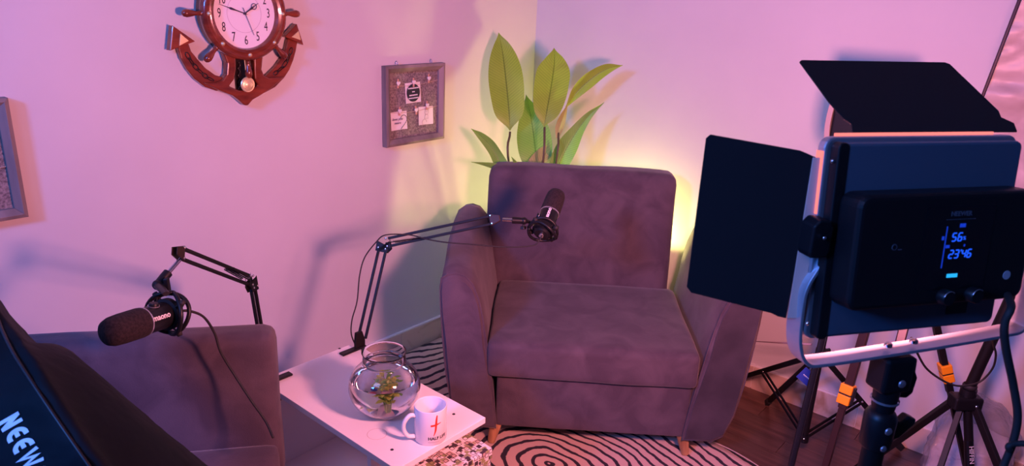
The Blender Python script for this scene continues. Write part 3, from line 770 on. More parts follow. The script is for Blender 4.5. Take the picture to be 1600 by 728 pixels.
def content_a(t, a0, a1, b0, b1):
    W_, H_ = a1-a0, b1-b0
    for zz, sag in ((b0+H_*0.80, 0.004), (b0+H_*0.395, 0.003)):
        bm_ = BM(); tube(bm_, smooth_path([(0.014, a0, zz+0.002), (0.014, (a0+a1)/2, zz-sag), (0.014, a1, zz+0.010)], 6), 0.0010, 5)
        link('twine', bm_, twine, t)
    c1, m1, w2, h2 = card(t, a0+W_*0.32, a0+W_*0.63, b0+H_*0.52, b0+H_*0.83, 0.03)
    disc = [(w2*0.86*math.cos(2*PI*i/28), h2*0.88*math.sin(2*PI*i/28)) for i in range(28)]
    link('round_print', prism(BM(), disc, 0.0042, 0.0046, m1), black_print, c1)
    bm_ = BM()
    for (yy, ww, hh) in ((0.020, 0.030, 0.0055), (0.0045, 0.008, 0.0045), (-0.010, 0.024, 0.0055), (-0.0225, 0.028, 0.0055)):
        k = max(1, int(ww*2/0.0055)); 
        for i in range(k):
            x0 = -ww+i*2*ww/k
            box(bm_, (x0+0.0008, yy-hh/2, 0.0046), (x0+2*ww/k-0.0006, yy+hh/2, 0.0049))
    bmesh.ops.transform(bm_, matrix=m1, verts=bm_.verts[:]); link('lettering', bm_, white_print, c1)
    c2, m2, w2, h2 = card(t, a0+W_*0.03, a0+W_*0.35, b0+H_*0.13, b0+H_*0.41, 0.01)
    hp = [(p[0]*1.0+0.006, p[1]*1.0-0.004) for p in heart(0.036, 32)]
    link('heart_drawing', line_bm([hp[1:15]], 0.0008, m2), black_print, c2)
    dots = BM()
    for p in hp[2:14]:
        box(dots, (p[0]-0.0014, p[1]-0.0014, 0.0045), (p[0]+0.0014, p[1]+0.0014, 0.0055))
    bmesh.ops.transform(dots, matrix=m2, verts=dots.verts[:]); link('heart_beads', dots, black_print, c2)
    put_text('lettering', 'love you\nmore', 0.0165, m2 @ Matrix.Translation((-0.010, 0.000, 0.0045)), mat('pencil', (0.22, 0.16, 0.22), 0.7), c2, shear=0.25)
    c3, m3, w2, h2 = card(t, a0+W_*0.59, a0+W_*0.90, b0+H_*0.155, b0+H_*0.44, -0.02)
    circ = lambda cx, cy, r, n=16, a0_=0, a1_=2*PI: [(cx+r*math.cos(a0_+(a1_-a0_)*i/n), cy+r*math.sin(a0_+(a1_-a0_)*i/n)) for i in range(n+1)]
    dr = [circ(0.002, 0.016, 0.011), circ(-0.006, 0.029, 0.004, 10), circ(0.011, 0.028, 0.004, 10), circ(-0.010, -0.028, 0.013, 14, 0, 4.6), [(-0.006, 0.005), (-0.009, -0.012), (0.012, -0.013), (0.010, 0.004), (-0.006, 0.005)], [(-0.003, 0.017), (0, 0.018)], [(0.005, 0.017), (0.008, 0.018)]]
    link('drawing', line_bm(dr, 0.0006, m3), mat('pencil_pale', (0.35, 0.22, 0.26), 0.7), c3)
    for (fy, fz, r_) in ((0.165, 0.83, -0.05), (0.475, 0.83, 0.03), (0.79, 0.87, 0.04), (0.19, 0.415, -0.06), (0.525, 0.40, 0.14), (0.755, 0.455, -0.03)):
        peg(t, a0+W_*fy, b0+H_*fz, r_)
def content_b(t, a0, a1, b0, b1):
    W_, H_ = a1-a0, b1-b0
    for zz in (b0+H_*0.80, b0+H_*0.42):
        bm_ = BM(); tube(bm_, smooth_path([(0.014, a0, zz+0.006), (0.014, (a0+a1)/2, zz-0.004), (0.014, a1, zz+0.002)], 6), 0.0010, 5)
        link('twine', bm_, twine, t)
    card(t, a0+W_*0.50, a0+W_*0.83, b0+H_*0.12, b0+H_*0.44, 0.06)
    card(t, a0+W_*0.06, a0+W_*0.38, b0+H_*0.14, b0+H_*0.45, -0.03)
    peg(t, a0+W_*0.65, b0+H_*0.43, 0.05); peg(t, a0+W_*0.22, b0+H_*0.44, -0.05)
    peg(t, a0+W_*0.25, b0+H_*0.80, 0.05); peg(t, a0+W_*0.75, b0+H_*0.80, -0.05)
wall_frame(-1.000, -0.662, 1.010, 1.348, 'grey wooden shadow box frame with pegged cards between clock and plant', content_a)
wall_frame(-2.68, -2.336, 0.982, 1.325, 'grey wooden shadow box frame cut off at the left edge, under and left of clock', content_b)

# ================================================================== ANCHOR CLOCK
def clock():
    CY, CZ = -1.618, 1.552
    t = thing('wall_clock', 'mahogany anchor shaped wall clock with a ship wheel rim and gold pendulum', 'clock', (0.0, CY, CZ))
    def W(x, y, h): p = onx(240+x/4.046, y/4.046, h); return (p.y, p.z)
    wm = lambda h0=0: Matrix.Translation((h0, 0, 0)) @ FX
    # dark drum behind the rim
    cm = Matrix.Translation((0, CY, CZ)) @ FX
    b = BM(); lathe(b, [(0.0, 0.003), (0.142, 0.003), (0.150, 0.008), (0.150, 0.034), (0.0, 0.034)], 48, cm); link('case', b, mahog_d, t, smooth='auto')
    b = BM(); lathe(b, [(0.150, 0.030), (0.1535, 0.036), (0.1535, 0.052), (0.149, 0.060), (0.143, 0.0635), (0.136, 0.062), (0.127, 0.0655), (0.1185, 0.062), (0.1155, 0.056), (0.1135, 0.044), (0.1135, 0.036), (0.150, 0.030)], 64, cm)
    link('wheel_rim', b, mahog, t, smooth='auto')
    b = BM(); lathe(b, [(0.0, 0.0), (0.1137, 0.0), (0.1137, 0.0035), (0.0, 0.0035)], 64, cm @ Matrix.Translation((0, 0, 0.0400)))
    bmesh.ops.remove_doubles(b, verts=b.verts[:], dist=1e-5)
    dial = link('dial', b, mat('dial_white', (0.84, 0.82, 0.83), 0.4), t, smooth='auto')
    ink = mat('dial_ink', (0.03, 0.02, 0.05), 0.5)
    for k in range(1, 13):
        a = math.radians(90-30*k)
        put_text('numeral', str(k), 0.044, cm @ Matrix.Translation((0.0895*math.cos(a), 0.088*math.sin(a), 0.0439)), ink, dial, scale=(0.62, 1.0), extrude=0.0003)
    b = BM(); lathe(b, [(0.0618, 0.0436), (0.0618, 0.0440), (0.0626, 0.0440), (0.0626, 0.0436)], 48, cm); link('dial_ring', b, mat('dial_grey', (0.45, 0.38, 0.45), 0.5), dial)
    b = BM()
    for i in range(6): box(b, (-0.016+i*0.0055, 0.0445, 0.0436), (-0.012+i*0.0055, 0.0475, 0.0439))
    bmesh.ops.transform(b, matrix=cm, verts=b.verts[:]); link('maker_mark', b, mat('dial_grey2', (0.3, 0.24, 0.3), 0.5), dial)
    def hand(name, ang, L, wd, tail, z, m_, ring=None):
        b = BM(); mm = cm @ Matrix.Rotation(ang, 4, 'Z')
        if wd > 0.003:
            o_ = [(0, -tail), (wd*0.4, 0), (wd*0.5, L*0.35), (wd, L*0.55), (wd*0.35, L*0.62), (0.0006, L), (-0.0006, L), (-wd*0.35, L*0.62), (-wd, L*0.55), (-wd*0.5, L*0.35), (-wd*0.4, 0)]
        else: o_ = [(-wd, -tail), (wd, -tail), (0.0007, L), (-0.0007, L)]
        prism(b, o_, z, z+0.0008, mm)
        if ring:
            pts = [mm @ V((0.0095*math.cos(2*PI*i/20), ring+0.0095*math.sin(2*PI*i/20), z+0.0004)) for i in range(21)]
            tube(b, pts, 0.0011, 6)
        link(name, b, m_, t)
    hand('hour_hand', -math.radians(57), 0.062, 0.0042, 0.008, 0.047, ink, ring=0.042)
    hand('minute_hand', math.radians(72), 0.096, 0.0040, 0.012, 0.0485, ink)
    hand('second_hand', math.radians(201), 0.075, 0.0011, 0.020, 0.050, mat('second_grey', (0.10, 0.07, 0.11), 0.4))
    b = BM(); lathe(b, [(0.0, 0.0535), (0.003, 0.053), (0.0042, 0.047), (0.0042, 0.044), (0, 0.044)], 16, cm); link('hand_pin', b, ink, t, smooth='auto')
    for k in range(8):
        a = math.radians(45*k)
        m_ = cm @ Matrix.Translation((0.134*math.cos(a), 0.134*math.sin(a), 0.061))
        b = BM(); lathe(b, [(0.0, 0.0095), (0.0030, 0.0085), (0.0050, 0.0055), (0.0072, 0.0022), (0.0078, 0.0)], 16, m_); link('stud', b, gold, t, smooth=True)
        # turned spoke handle, radial
        d = V((math.cos(a), math.sin(a), 0)); up_ = V((0, 0, 1)); sd = up_.cross(d)
        m2 = cm @ basis(d*0.146+V((0, 0, 0.044)), sd, up_, d)
        b = BM(); lathe(b, [(0.0095, 0.0), (0.0095, 0.006), (0.0065, 0.009), (0.0085, 0.013), (0.0065, 0.018), (0.0075, 0.026), (0.0120, 0.044), (0.0130, 0.054), (0.0105, 0.063), (0.005, 0.068), (0, 0.069)], 16, m2, cap0=True)
        link('spoke_handle', b, mahog, t, smooth=True)
    # anchor: flat carved arms
    def carve(name, pts, h0, h1, m_, parent=t, bev=0.004):
        return link(name, prism(BM(), [W(x, y, h1) for x, y in pts], h0, h1, FX), m_, parent, bevel=bev, segs=3)
    la = [(155, 305), (175, 370), (212, 438), (262, 500), (330, 552), (400, 575), (470, 560), (450, 492), (392, 475), (330, 430), (278, 372), (240, 325), (222, 272), (175, 262)]
    ra = [(912, 262), (903, 318), (886, 380), (862, 440), (828, 492), (770, 552), (700, 590), (660, 560), (690, 500), (724, 470), (776, 418), (812, 366), (838, 305), (850, 245)]
    armL = carve('anchor_arm', la, 0.004, 0.024, mahog)
    armR = carve('anchor_arm', ra, 0.004, 0.024, mahog)
    cr = [(318, 524), (360, 545), (430, 578), (505, 606), (545, 636), (578, 668), (600, 668), (630, 632), (680, 603), (745, 560), (800, 512), (834, 486), (770, 488), (735, 492), (700, 475), (686, 440), (696, 345), (636, 350), (636, 440), (640, 500), (664, 540), (610, 575), (540, 570), (480, 545), (512, 500), (524, 440), (522, 345), (440, 330), (466, 400), (462, 470), (436, 508), (400, 520)]
    crown = carve('crown', cr, 0.006, 0.036, mahog, bev=0.0055)
    for (c, tri, gl) in (('L', [(120, 160), (266, 262), (104, 322)], [(168, 212), (222, 258), (162, 290)]), ('R', [(907, 150), (950, 286), (832, 232)], [(915, 196), (928, 254), (872, 234)])):
        f = carve('fluke', tri, 0.012, 0.040, mahog, bev=0.003)
        link('gold_inlay', prism(BM(), [W(x, y, 0.041) for x, y in gl], 0.0395, 0.0435, FX), gold, f, bevel=0.001)
    # chain links lying along both arms
    chainL = [(213, 338), (232, 372), (257, 410), (285, 440), (317, 468), (345, 492), (380, 508)]
    chainR = [(878, 308), (866, 345), (850, 385), (822, 425), (790, 452), (768, 470)]
    for ch_, ar in ((chainL, armL), (chainR, armR)):
        for i, (a_, b_) in enumerate(zip(ch_, ch_[1:])):
            y0, z0 = W(*a_, 0.03); y1, z1 = W(*b_, 0.03); d = V((y1-y0, z1-z0, 0)); L = d.length*0.66; d.normalize(); nn = V((-d.y, d.x, 0))
            c = V(((y0+y1)/2, (z0+z1)/2, 0)); hw = 0.0062 if i % 2 == 0 else 0.0034
            pts = []
            for k in range(17):
                a = 2*PI*k/16; pts.append(FX @ (c+d*(L*math.cos(a))+nn*(hw*math.sin(a))+V((0, 0, 0.0255))))
            b = BM(); tube(b, pts, 0.0016, 6); link('chain_link', b, mahog_d, ar, smooth=True)
    # dark lattice behind the pendulum
    b = BM()
    y0, zt = W(535, 380, 0.012); y1, zb = W(640, 590, 0.012)
    box(b, (0.003, W(512, 400, 0.01)[0], W(512, 590, 0.01)[1]), (0.008, W(650, 400, 0.01)[0], W(650, 360, 0.01)[1])); link('back_plate', b, mahog_d, t)
    for x in (540, 632):
        b = BM()
        pts = [V((0.014, W(x+(6 if i % 2 else -6), 390+i*22, 0.014)[0], W(x, 390+i*22, 0.014)[1])) for i in range(9)]
        tube(b, smooth_path(pts, 4), 0.0028, 6); link('rope_carving', b, mahog_d, t, smooth=True)
    py, pz = W(598, 535, 0.046)
    pm = Matrix.Translation((0.040, py, pz)) @ FX
    b = BM(); lathe(b, [(0, 0.0), (0.024, 0.0), (0.0262, 0.002), (0.0262, 0.004), (0.024, 0.0065), (0.021, 0.006), (0.018, 0.008), (0.012, 0.0075), (0.008, 0.0095), (0, 0.010)], 32, pm)
    pend = link('pendulum', b, gold, t, smooth='auto')
    b = BM(); tube(b, [pm @ V((0.030*(i/40)*0.62*math.cos(i*0.42), 0.030*(i/40)*0.62*math.sin(i*0.42), 0.0098-i*0.00006)) for i in range(1, 41)], 0.0010, 6); link('spiral', b, gold, pend, smooth=True)
    b = BM(); tube(b, [(0.043, py-0.003, pz+0.024), (0.043, py-0.005, CZ-0.145)], 0.0016, 6); link('pendulum_rod', b, gold, pend)
clock()

# ================================================================== MICROPHONE ARMS
def plate(name, pts, nrm, th, m_, parent):
    """plate through pts extruded along nrm"""
    bm_ = BM(); A = [bm_.verts.new(V(p)-nrm*th/2) for p in pts]; B = [bm_.verts.new(V(p)+nrm*th/2) for p in pts]; n = len(pts)
    bm_.faces.new(A[::-1]); bm_.faces.new(B)
    for i in range(n): bm_.faces.new((A[i], A[(i+1) % n], B[(i+1) % n], B[i]))
    return link(name, bm_, m_, parent, bevel=0.0015)
def boom(label, base, elbow, tip, clamp_dir, pad_len, side_off):
    """two pairs of parallel bars, springs, joint plates and a table clamp"""
    base, elbow, tip = V(base), V(elbow), V(tip)
    t = thing('microphone_stand', label, 'microphone stand', (base.x, base.y, TZ))
    vd = (elbow-CAM).normalized()
    n1 = ((elbow-base).cross(tip-elbow)).normalized()          # normal of the arm's plane
    if n1.dot(vd) > 0: n1 = -n1
    def pair(a, b, off, nm):
        d = (b-a).normalized(); s = n1.cross(d)
        out = []
        for k in (-1, 1):
            bb = BM(); bar(bb, a+s*off*k+d*0.006, b+s*off*k-d*0.004, 0.0085, 0.0085, up=n1); link(nm, bb, black_metal, t, bevel=0.001)
        return s, d
    s1, d1 = pair(base+(elbow-base).normalized()*0.03, elbow-(elbow-base).normalized()*0.018, 0.0125, 'lower_bar')
    s2, d2 = pair(elbow+(tip-elbow).normalized()*0.012, tip, 0.0135, 'upper_bar')
    for sg in (-1, 1):
        # elbow plate on both faces
        c = elbow+n1*0.0075*sg
        plate('elbow_plate', [c-s1*0.021-d1*0.030, c+s1*0.021-d1*0.030, c+d1*0.004+s1*0.024, c+d2*0.022-s2*0.022, c+d2*0.022+s2*0.021, c-s1*0.021+d1*0.012], n1, 0.002, black_metal, t)
    for p in (elbow-d1*0.018+s1*0.0125, elbow-d1*0.018-s1*0.0125, elbow+d2*0.012+s2*0.0135, elbow+d2*0.012-s2*0.0135, tip+s2*0.0135-d2*0.004, tip-s2*0.0135-d2*0.004):
        b = BM(); z = n1; x, y, _ = frame_of(z); lathe(b, [(0.0036, -0.001), (0.0036, 0.002), (0.0025, 0.0032), (0, 0.0035)], 10, basis(p+n1*0.009, x, y, z)); link('rivet', b, chrome, t, smooth='auto')
    for sg in (-1, 1):
        c = tip+n1*0.007*sg
        plate('tip_plate', [c-s2*0.020-d2*0.010, c+s2*0.020-d2*0.010, c+s2*0.010+d2*0.024, c-s2*0.010+d2*0.024], n1, 0.002, mat('tip_plate_metal', (0.03, 0.012, 0.010), 0.4, 0.3), t)
    # coil springs along the upper bars
    for k, sg in enumerate((-1, 1)):
        a = elbow+d2*0.035+n1*0.012*sg-s2*0.002; e = elbow+d2*0.135+n1*0.012*sg+s2*0.010*(-1)
        L = (e-a).length; dd = (e-a).normalized(); x, y, _ = frame_of(dd); nt = 26
        pts = [a+dd*(L*i/(nt*8))+x*0.0032*math.cos(2*PI*i/8)+y*0.0032*math.sin(2*PI*i/8) for i in range(nt*8+1)]
        b = BM(); tube(b, pts, 0.0009, 4); link('spring', b, black_metal, t, smooth=True)
    # spring hook bar
    b = BM(); bar(b, elbow+s2*0.0+d2*0.006, elbow+d2*0.145-s2*0.010, 0.003, 0.003, up=n1); link('spring_hook', b, black_metal, t)
    # bracket + clamp
    cd_ = V(clamp_dir)
    up_ = V((0, 0, 1)); bx = cd_; by = up_.cross(cd_)
    BMt = basis(V((base.x, base.y, TZ)), cd_, by, up_)
    link('bracket', prism(BM(), [(-0.018, 0.006), (0.020, 0.006), (0.020, 0.030), (0.010, 0.062), (-0.014, 0.062), (-0.018, 0.030)], -0.006, 0.006, basis(V((base.x, base.y, TZ)), cd_, up_, cd_.cross(up_))), black_metal, t, bevel=0.0015)
    pad = BM(); box(pad, (-pad_len, -0.012, 0.0006), (0.022, 0.012, 0.008), BMt); link('clamp_pad', pad, black, t, bevel=0.003, segs=3)
    sp_ = BM(); box(sp_, (0.014, -0.010, -0.070), (0.022, 0.010, 0.006), BMt); box(sp_, (-0.030, -0.010, -0.070), (0.022, 0.010, -0.062), BMt); link('clamp_jaw', sp_, black_metal, t, bevel=0.001)
    sc_ = BM(); lathe(sc_, [(0.0, -0.100), (0.012, -0.100), (0.012, -0.090), (0.004, -0.088), (0.004, -0.028), (0.010, -0.026), (0.010, -0.0198), (0, -0.0198)], 16, BMt @ Matrix.Translation((-0.016, 0, 0))); link('clamp_screw', sc_, black_metal, t, smooth='auto')
    return t, n1, s2, d2
def microphone(label, base_c, axis, up_, Lf, mount_from, stalk_mid):
    """base_c: middle of the body; axis: from cable end to foam end"""
    a = V(axis).normalized(); u0 = V(up_); u = (u0-a*u0.dot(a)).normalized(); s = a.cross(u)
    c = V(base_c)
    t = thing('microphone', label, 'microphone', c)
    m_ = basis(c, u, s, a) if basis(c, u, s, a).to_3x3().determinant() > 0 else basis(c, s, u, a)
    m_ = basis(c, u, s.cross(V((0,0,0))) if False else a.cross(u), a)
    R_ = 0.0275
    b = BM(); lathe(b, [(0.0, -0.062), (0.020, -0.062), (0.0245, -0.058), (0.0255, -0.050), (0.0255, -0.030), (0.0262, -0.028), (0.0262, 0.022), (0.0, 0.022)], 32, m_); link('body', b, black, t, smooth='auto')
    b = BM(); lathe(b, [(0.0262, 0.0205), (0.0282, 0.0205), (0.0282, 0.0235), (0.0262, 0.0235)], 32, m_); link('silver_ring', b, chrome, t, smooth='auto')
    b = BM(); lathe(b, [(0.0, 0.022), (0.0278, 0.0228), (0.0288, 0.030), (0.0284, 0.075), (0.0272, 0.092), (0.0235, 0.101), (0.016, 0.106), (0.0, 0.1075)], 32, m_); link('foam_windscreen', b, foam, t, smooth=True)
    # shock mount: ring with clips
    b = BM()
    for zz in (-0.052,):
        pts = [m_ @ V((0.041*math.cos(2*PI*i/36), 0.041*math.sin(2*PI*i/36), zz+0.012*math.sin(2*PI*i/36*2))) for i in range(37)]
        tube(b, pts, 0.0042, 8, flat=(1.5, 0.7))
    sm_ = link('shock_mount', b, black, t, smooth=True)
    b = BM()
    pts = [m_ @ V((0.043*math.cos(PI*i/18-PI*0.1), 0.043*math.sin(PI*i/18-PI*0.1), -0.052+0.052*math.sin(PI*i/18))) for i in range(19)]
    tube(b, pts, 0.0042, 8); link('mount_arch', b, black, t, smooth=True)
    b = BM(); lathe(b, [(0.0262, -0.046), (0.0305, -0.044), (0.0305, -0.032), (0.0262, -0.030)], 32, m_); link('inner_ring', b, black, t, smooth='auto')
    for k in range(4):
        an = PI/4+k*PI/2
        b = BM(); r0 = V((0.030*math.cos(an), 0.030*math.sin(an), -0.038)); r1 = V((0.042*math.cos(an), 0.042*math.sin(an), -0.050))
        tube(b, [m_ @ (r0+V((0, 0, 0.004))), m_ @ r1], 0.0022, 6); tube(b, [m_ @ (r0-V((0, 0, 0.004))), m_ @ r1], 0.0022, 6)
        tube(b, [m_ @ (r1*0.99), m_ @ (r1*1.14)], [0.0065, 0.0045], 8)
        link('elastic_clip', b, rubber, t, smooth=True)
    return t, m_, a, u
def stalk(t, tip, mid, mount, knob_dir):
    tip, mid, mount = V(tip), V(mid), V(mount)
    b = BM(); tube(b, [tip, mid], 0.0058, 14); o = link('steel_rod', b, chrome, t, smooth='auto')
    d = (mid-tip).normalized()
    b = BM(); tube(b, [mid-d*0.004, mid+d*0.012, mid+d*0.034], [0.0115, 0.0115, 0.0105], 14); link('collar', b, black, t, smooth='auto')
    m2 = mid+d*0.036
    b = BM(); bmesh.ops.create_uvsphere(b, u_segments=16, v_segments=10, radius=0.0125); bmesh.ops.transform(b, matrix=Matrix.Translation(m2), verts=b.verts[:]); link('swivel', b, black, t, smooth=True)
    b = BM(); tube(b, [m2, mount], [0.011, 0.008], 10, flat=(1, 0.7)); link('swivel_fork', b, black, t, smooth='auto')
    kd = V(knob_dir).normalized(); x, y, _ = frame_of(kd)
    b = BM(); tube(b, [m2, m2+kd*0.026], 0.0042, 8); box(b, (-0.007, -0.017, 0.018), (0.007, 0.017, 0.028), basis(m2, x, y, kd)); link('wing_knob', b, black, t, bevel=0.002)
def ptlabel(t, m_, a, u, vd, txt, along=0.0, flip=1, size=0.013, r=0.0263, z0=-0.004, ang=0.0):
    """lettering wrapped round the body, reading along the axis"""
    tb = text_mesh(txt, size, 0.0001, bold=0.0003)
    loc_cam = (m_.inverted() @ CAM); th0 = math.atan2(loc_cam.y, loc_cam.x)+ang
    for v in tb.verts:
        x, y, z = v.co; th = th0 + flip*y/r; v.co = m_ @ V(((r+0.0003+z)*math.cos(th), (r+0.0003+z)*math.sin(th), z0+flip*x))
    return link('lettering', tb, white_print, t)
MS = 1.18
# --- arm and microphone over the armchair
t2, n2, s2_, d2_ = boom('black boom arm clamped to the table far edge, reaching across to the armchair',
    (0.600, -1.604, TZ), (0.560, -1.460, 0.830), tuple(atd(770, 343, 2.44)), (0, 1, 0), 0.075, 0.0)
tip2 = atd(770, 343, 2.44); 
def mic_at(label, rear, tipp, up_):
    rear, tipp = V(rear), V(tipp); a = (tipp-rear).normalized(); c = rear+a*(0.062*MS)
    u = (V(up_)-a*V(up_).dot(a)).normalized(); v = a.cross(u)
    # right-handed basis scaled to the microphone's size
    m_ = basis(c, u, v, a) @ Matrix.Scale(MS, 4)
    return c, m_, a, u
def build_mic(label, rear, tipp, up_, stalk_tip, stalk_mid, knob, flip, lang, mark=True):
    c, m_, a, u = mic_at(label, rear, tipp, up_)
    global basis
    t = thing('microphone', label, 'microphone', c, group=None)
    R_ = 0.0275
    b = BM(); lathe(b, [(0.0, -0.062), (0.020, -0.062), (0.0245, -0.058), (0.0255, -0.050), (0.0255, -0.030), (0.0262, -0.028), (0.0262, 0.022), (0.0, 0.022)], 32, m_); link('body', b, black, t, smooth='auto')
    b = BM(); lathe(b, [(0.0262, 0.0205), (0.0284, 0.0205), (0.0284, 0.0232), (0.0262, 0.0232)], 32, m_); link('silver_ring', b, steel, t, smooth='auto')
    b = BM(); lathe(b, [(0.0, 0.023), (0.0278, 0.0234), (0.0290, 0.030), (0.0285, 0.070), (0.0272, 0.090), (0.0238, 0.100), (0.017, 0.1055), (0.0, 0.1075)], 36, m_); link('foam_windscreen', b, foam, t, smooth=True)
    b = BM(); pts = [m_ @ V((0.040*math.cos(2*PI*i/40), 0.040*math.sin(2*PI*i/40), -0.054+0.006*math.sin(4*PI*i/40))) for i in range(41)]
    tube(b, pts, 0.0045*MS, 8, flat=(1.0, 1.0)); link('shock_ring', b, black, t, smooth=True)
    b = BM(); pts = [m_ @ V((0.042*math.cos(PI*i/20), 0.042*math.sin(PI*i/20), -0.054+0.022*math.sin(PI*i/20))) for i in range(21)]
    b2 = BM(); tube(b2, pts, 0.0045*MS, 8); link('mount_arch', b2, black, t, smooth=True); 
    pts = [m_ @ V((0.042*math.cos(-PI*i/20), 0.042*math.sin(-PI*i/20), -0.054+0.022*math.sin(PI*i/20))) for i in range(21)]
    tube(b, pts, 0.0045*MS, 8)
    link('mount_arch', b, black, t, smooth=True)
    b = BM(); lathe(b, [(0.0262, -0.050), (0.0315, -0.048), (0.0320, -0.036), (0.0262, -0.034)], 32, m_); link('inner_ring', b, black, t, smooth='auto')
    b = BM(); lathe(b, [(0.0, -0.0625), (0.0065, -0.0625), (0.0065, -0.068), (0.0, -0.068)], 14, m_); link('cable_socket', b, steel, t, smooth='auto')
    for k in range(4):
        an = PI/4+k*PI/2
        r0 = V((0.031*math.cos(an), 0.031*math.sin(an), -0.042)); r1 = V((0.042*math.cos(an), 0.042*math.sin(an), -0.044))
        b = BM(); tube(b, [m_ @ (r0+V((0, 0, 0.006))), m_ @ r1], 0.0018*MS, 6); tube(b, [m_ @ (r0-V((0, 0, 0.006))), m_ @ r1], 0.0018*MS, 6)
        tube(b, [m_ @ V((0.038*math.cos(an), 0.038*math.sin(an), -0.043)), m_ @ V((0.050*math.cos(an), 0.050*math.sin(an), -0.042))], [0.0075*MS, 0.0050*MS], 8)
        link('elastic_clip', b, rubber, t, smooth=True)
    # top dial on the body, facing the mount
    b = BM(); mk = m_ @ Matrix.Translation((0.0255, 0.0, -0.004)) @ Matrix.Rotation(PI/2, 4, 'Y'); lathe(b, [(0.009, 0.0), (0.009, 0.005), (0.0075, 0.007), (0, 0.007)], 18, mk); link('dial_knob', b, black, t, smooth='auto')
    b = BM(); lathe(b, [(0.0095, 0.0), (0.0108, 0.0), (0.0108, 0.0015), (0.0095, 0.0015)], 20, mk); link('dial_ring', b, steel, t)
    if mark:
        tb = text_mesh('maono', 0.0155, 0.0001, bold=0.0004); bmesh.ops.triangulate(tb, faces=tb.faces[:])
        lc = m_.inverted() @ CAM; th0 = math.atan2(lc.y, lc.x)+lang; r = 0.02635
        for vv in tb.verts:
            x, y, z = vv.co; th = th0 - flip*y/r
            vv.co = m_ @ V(((r+z+0.0001)*math.cos(th), (r+z+0.0001)*math.sin(th), 0.0+flip*x-0.0015))
        link('lettering', tb, white_print, t)
    # stalk: steel rod, collar, swivel and wing knob
    mount = m_ @ V((0.044, 0, -0.034))
    stalk(t, stalk_tip, stalk_mid, mount, knob)
    return t, m_
RT = V(_R)
build_mic('black foam topped microphone tilted upright in front of the armchair backrest',
    atd(846, 367, 2.44), atd(869, 306, 2.545), -RT*1.0+V((0, 0, 0.25)), tuple(tip2+(atd(790, 343, 2.44)-tip2)*0.75), tuple(atd(802, 344, 2.44)), (0.1, -0.2, -1), 1, -0.15)
# --- arm and microphone by the second chair
tip1 = V(atd(281, 397, 1.80))
boom('black boom arm clamped to the table beside the lower left chair, bent over its back',
    (0.590, -1.936, TZ), (0.520, -1.930, 0.812), tuple(atd(281, 395, 1.80)), (0, -1, 0), 0.075, 0.0)
build_mic('black foam topped microphone hanging over the lower left chair, pointing down to the left',
    atd(273, 487, 1.72), atd(185, 515, 1.565), V((0, 0, 1))+V(_R)*0.1, tuple(tip1+V((0, 0, -0.012))), tuple(atd(261, 428, 1.77)), tuple(V(_R)), -1, -0.05)

# ================================================================== CABLES
def cable(name, label, pts, r, m_=None, parent=None, cat='cable', n=10):
    b = BM(); tube(b, smooth_path(pts, n), r, 8)
    o = link(name, b, m_ or rubber, parent, smooth=True)
    if not parent: tag(o, label, cat)
    return o
cable('microphone_cable', 'thin black cable hanging from the nearer microphone down behind the chair arm to the seat',
    [atd(279, 486, 1.725), atd(296, 486, 1.74), atd(318, 495, 1.78), atd(335, 520, 1.82), atd(345, 550, 1.84), atd(366, 585, 1.86), atd(392, 625, 1.86), atd(415, 658, 1.86), atd(427, 684, 1.84)], 0.0032)
cable('microphone_cable', 'thin black cable running from the armchair microphone along its boom and down to the table',
    [atd(847, 367, 2.43), atd(842, 377, 2.43), atd(830, 384, 2.43), atd(790, 386, 2.42), atd(740, 382, 2.41), atd(700, 379, 2.41), atd(668, 374, 2.42), atd(640, 367, 2.43), atd(603, 367, 2.40), atd(588, 378, 2.41), atd(570, 402, 2.42), atd(562, 430, 2.42), atd(558, 470, 2.42), atd(550, 500, 2.42), atd(549, 522, 2.42), V(onz(556, 541, TZ+0.004))], 0.0022)

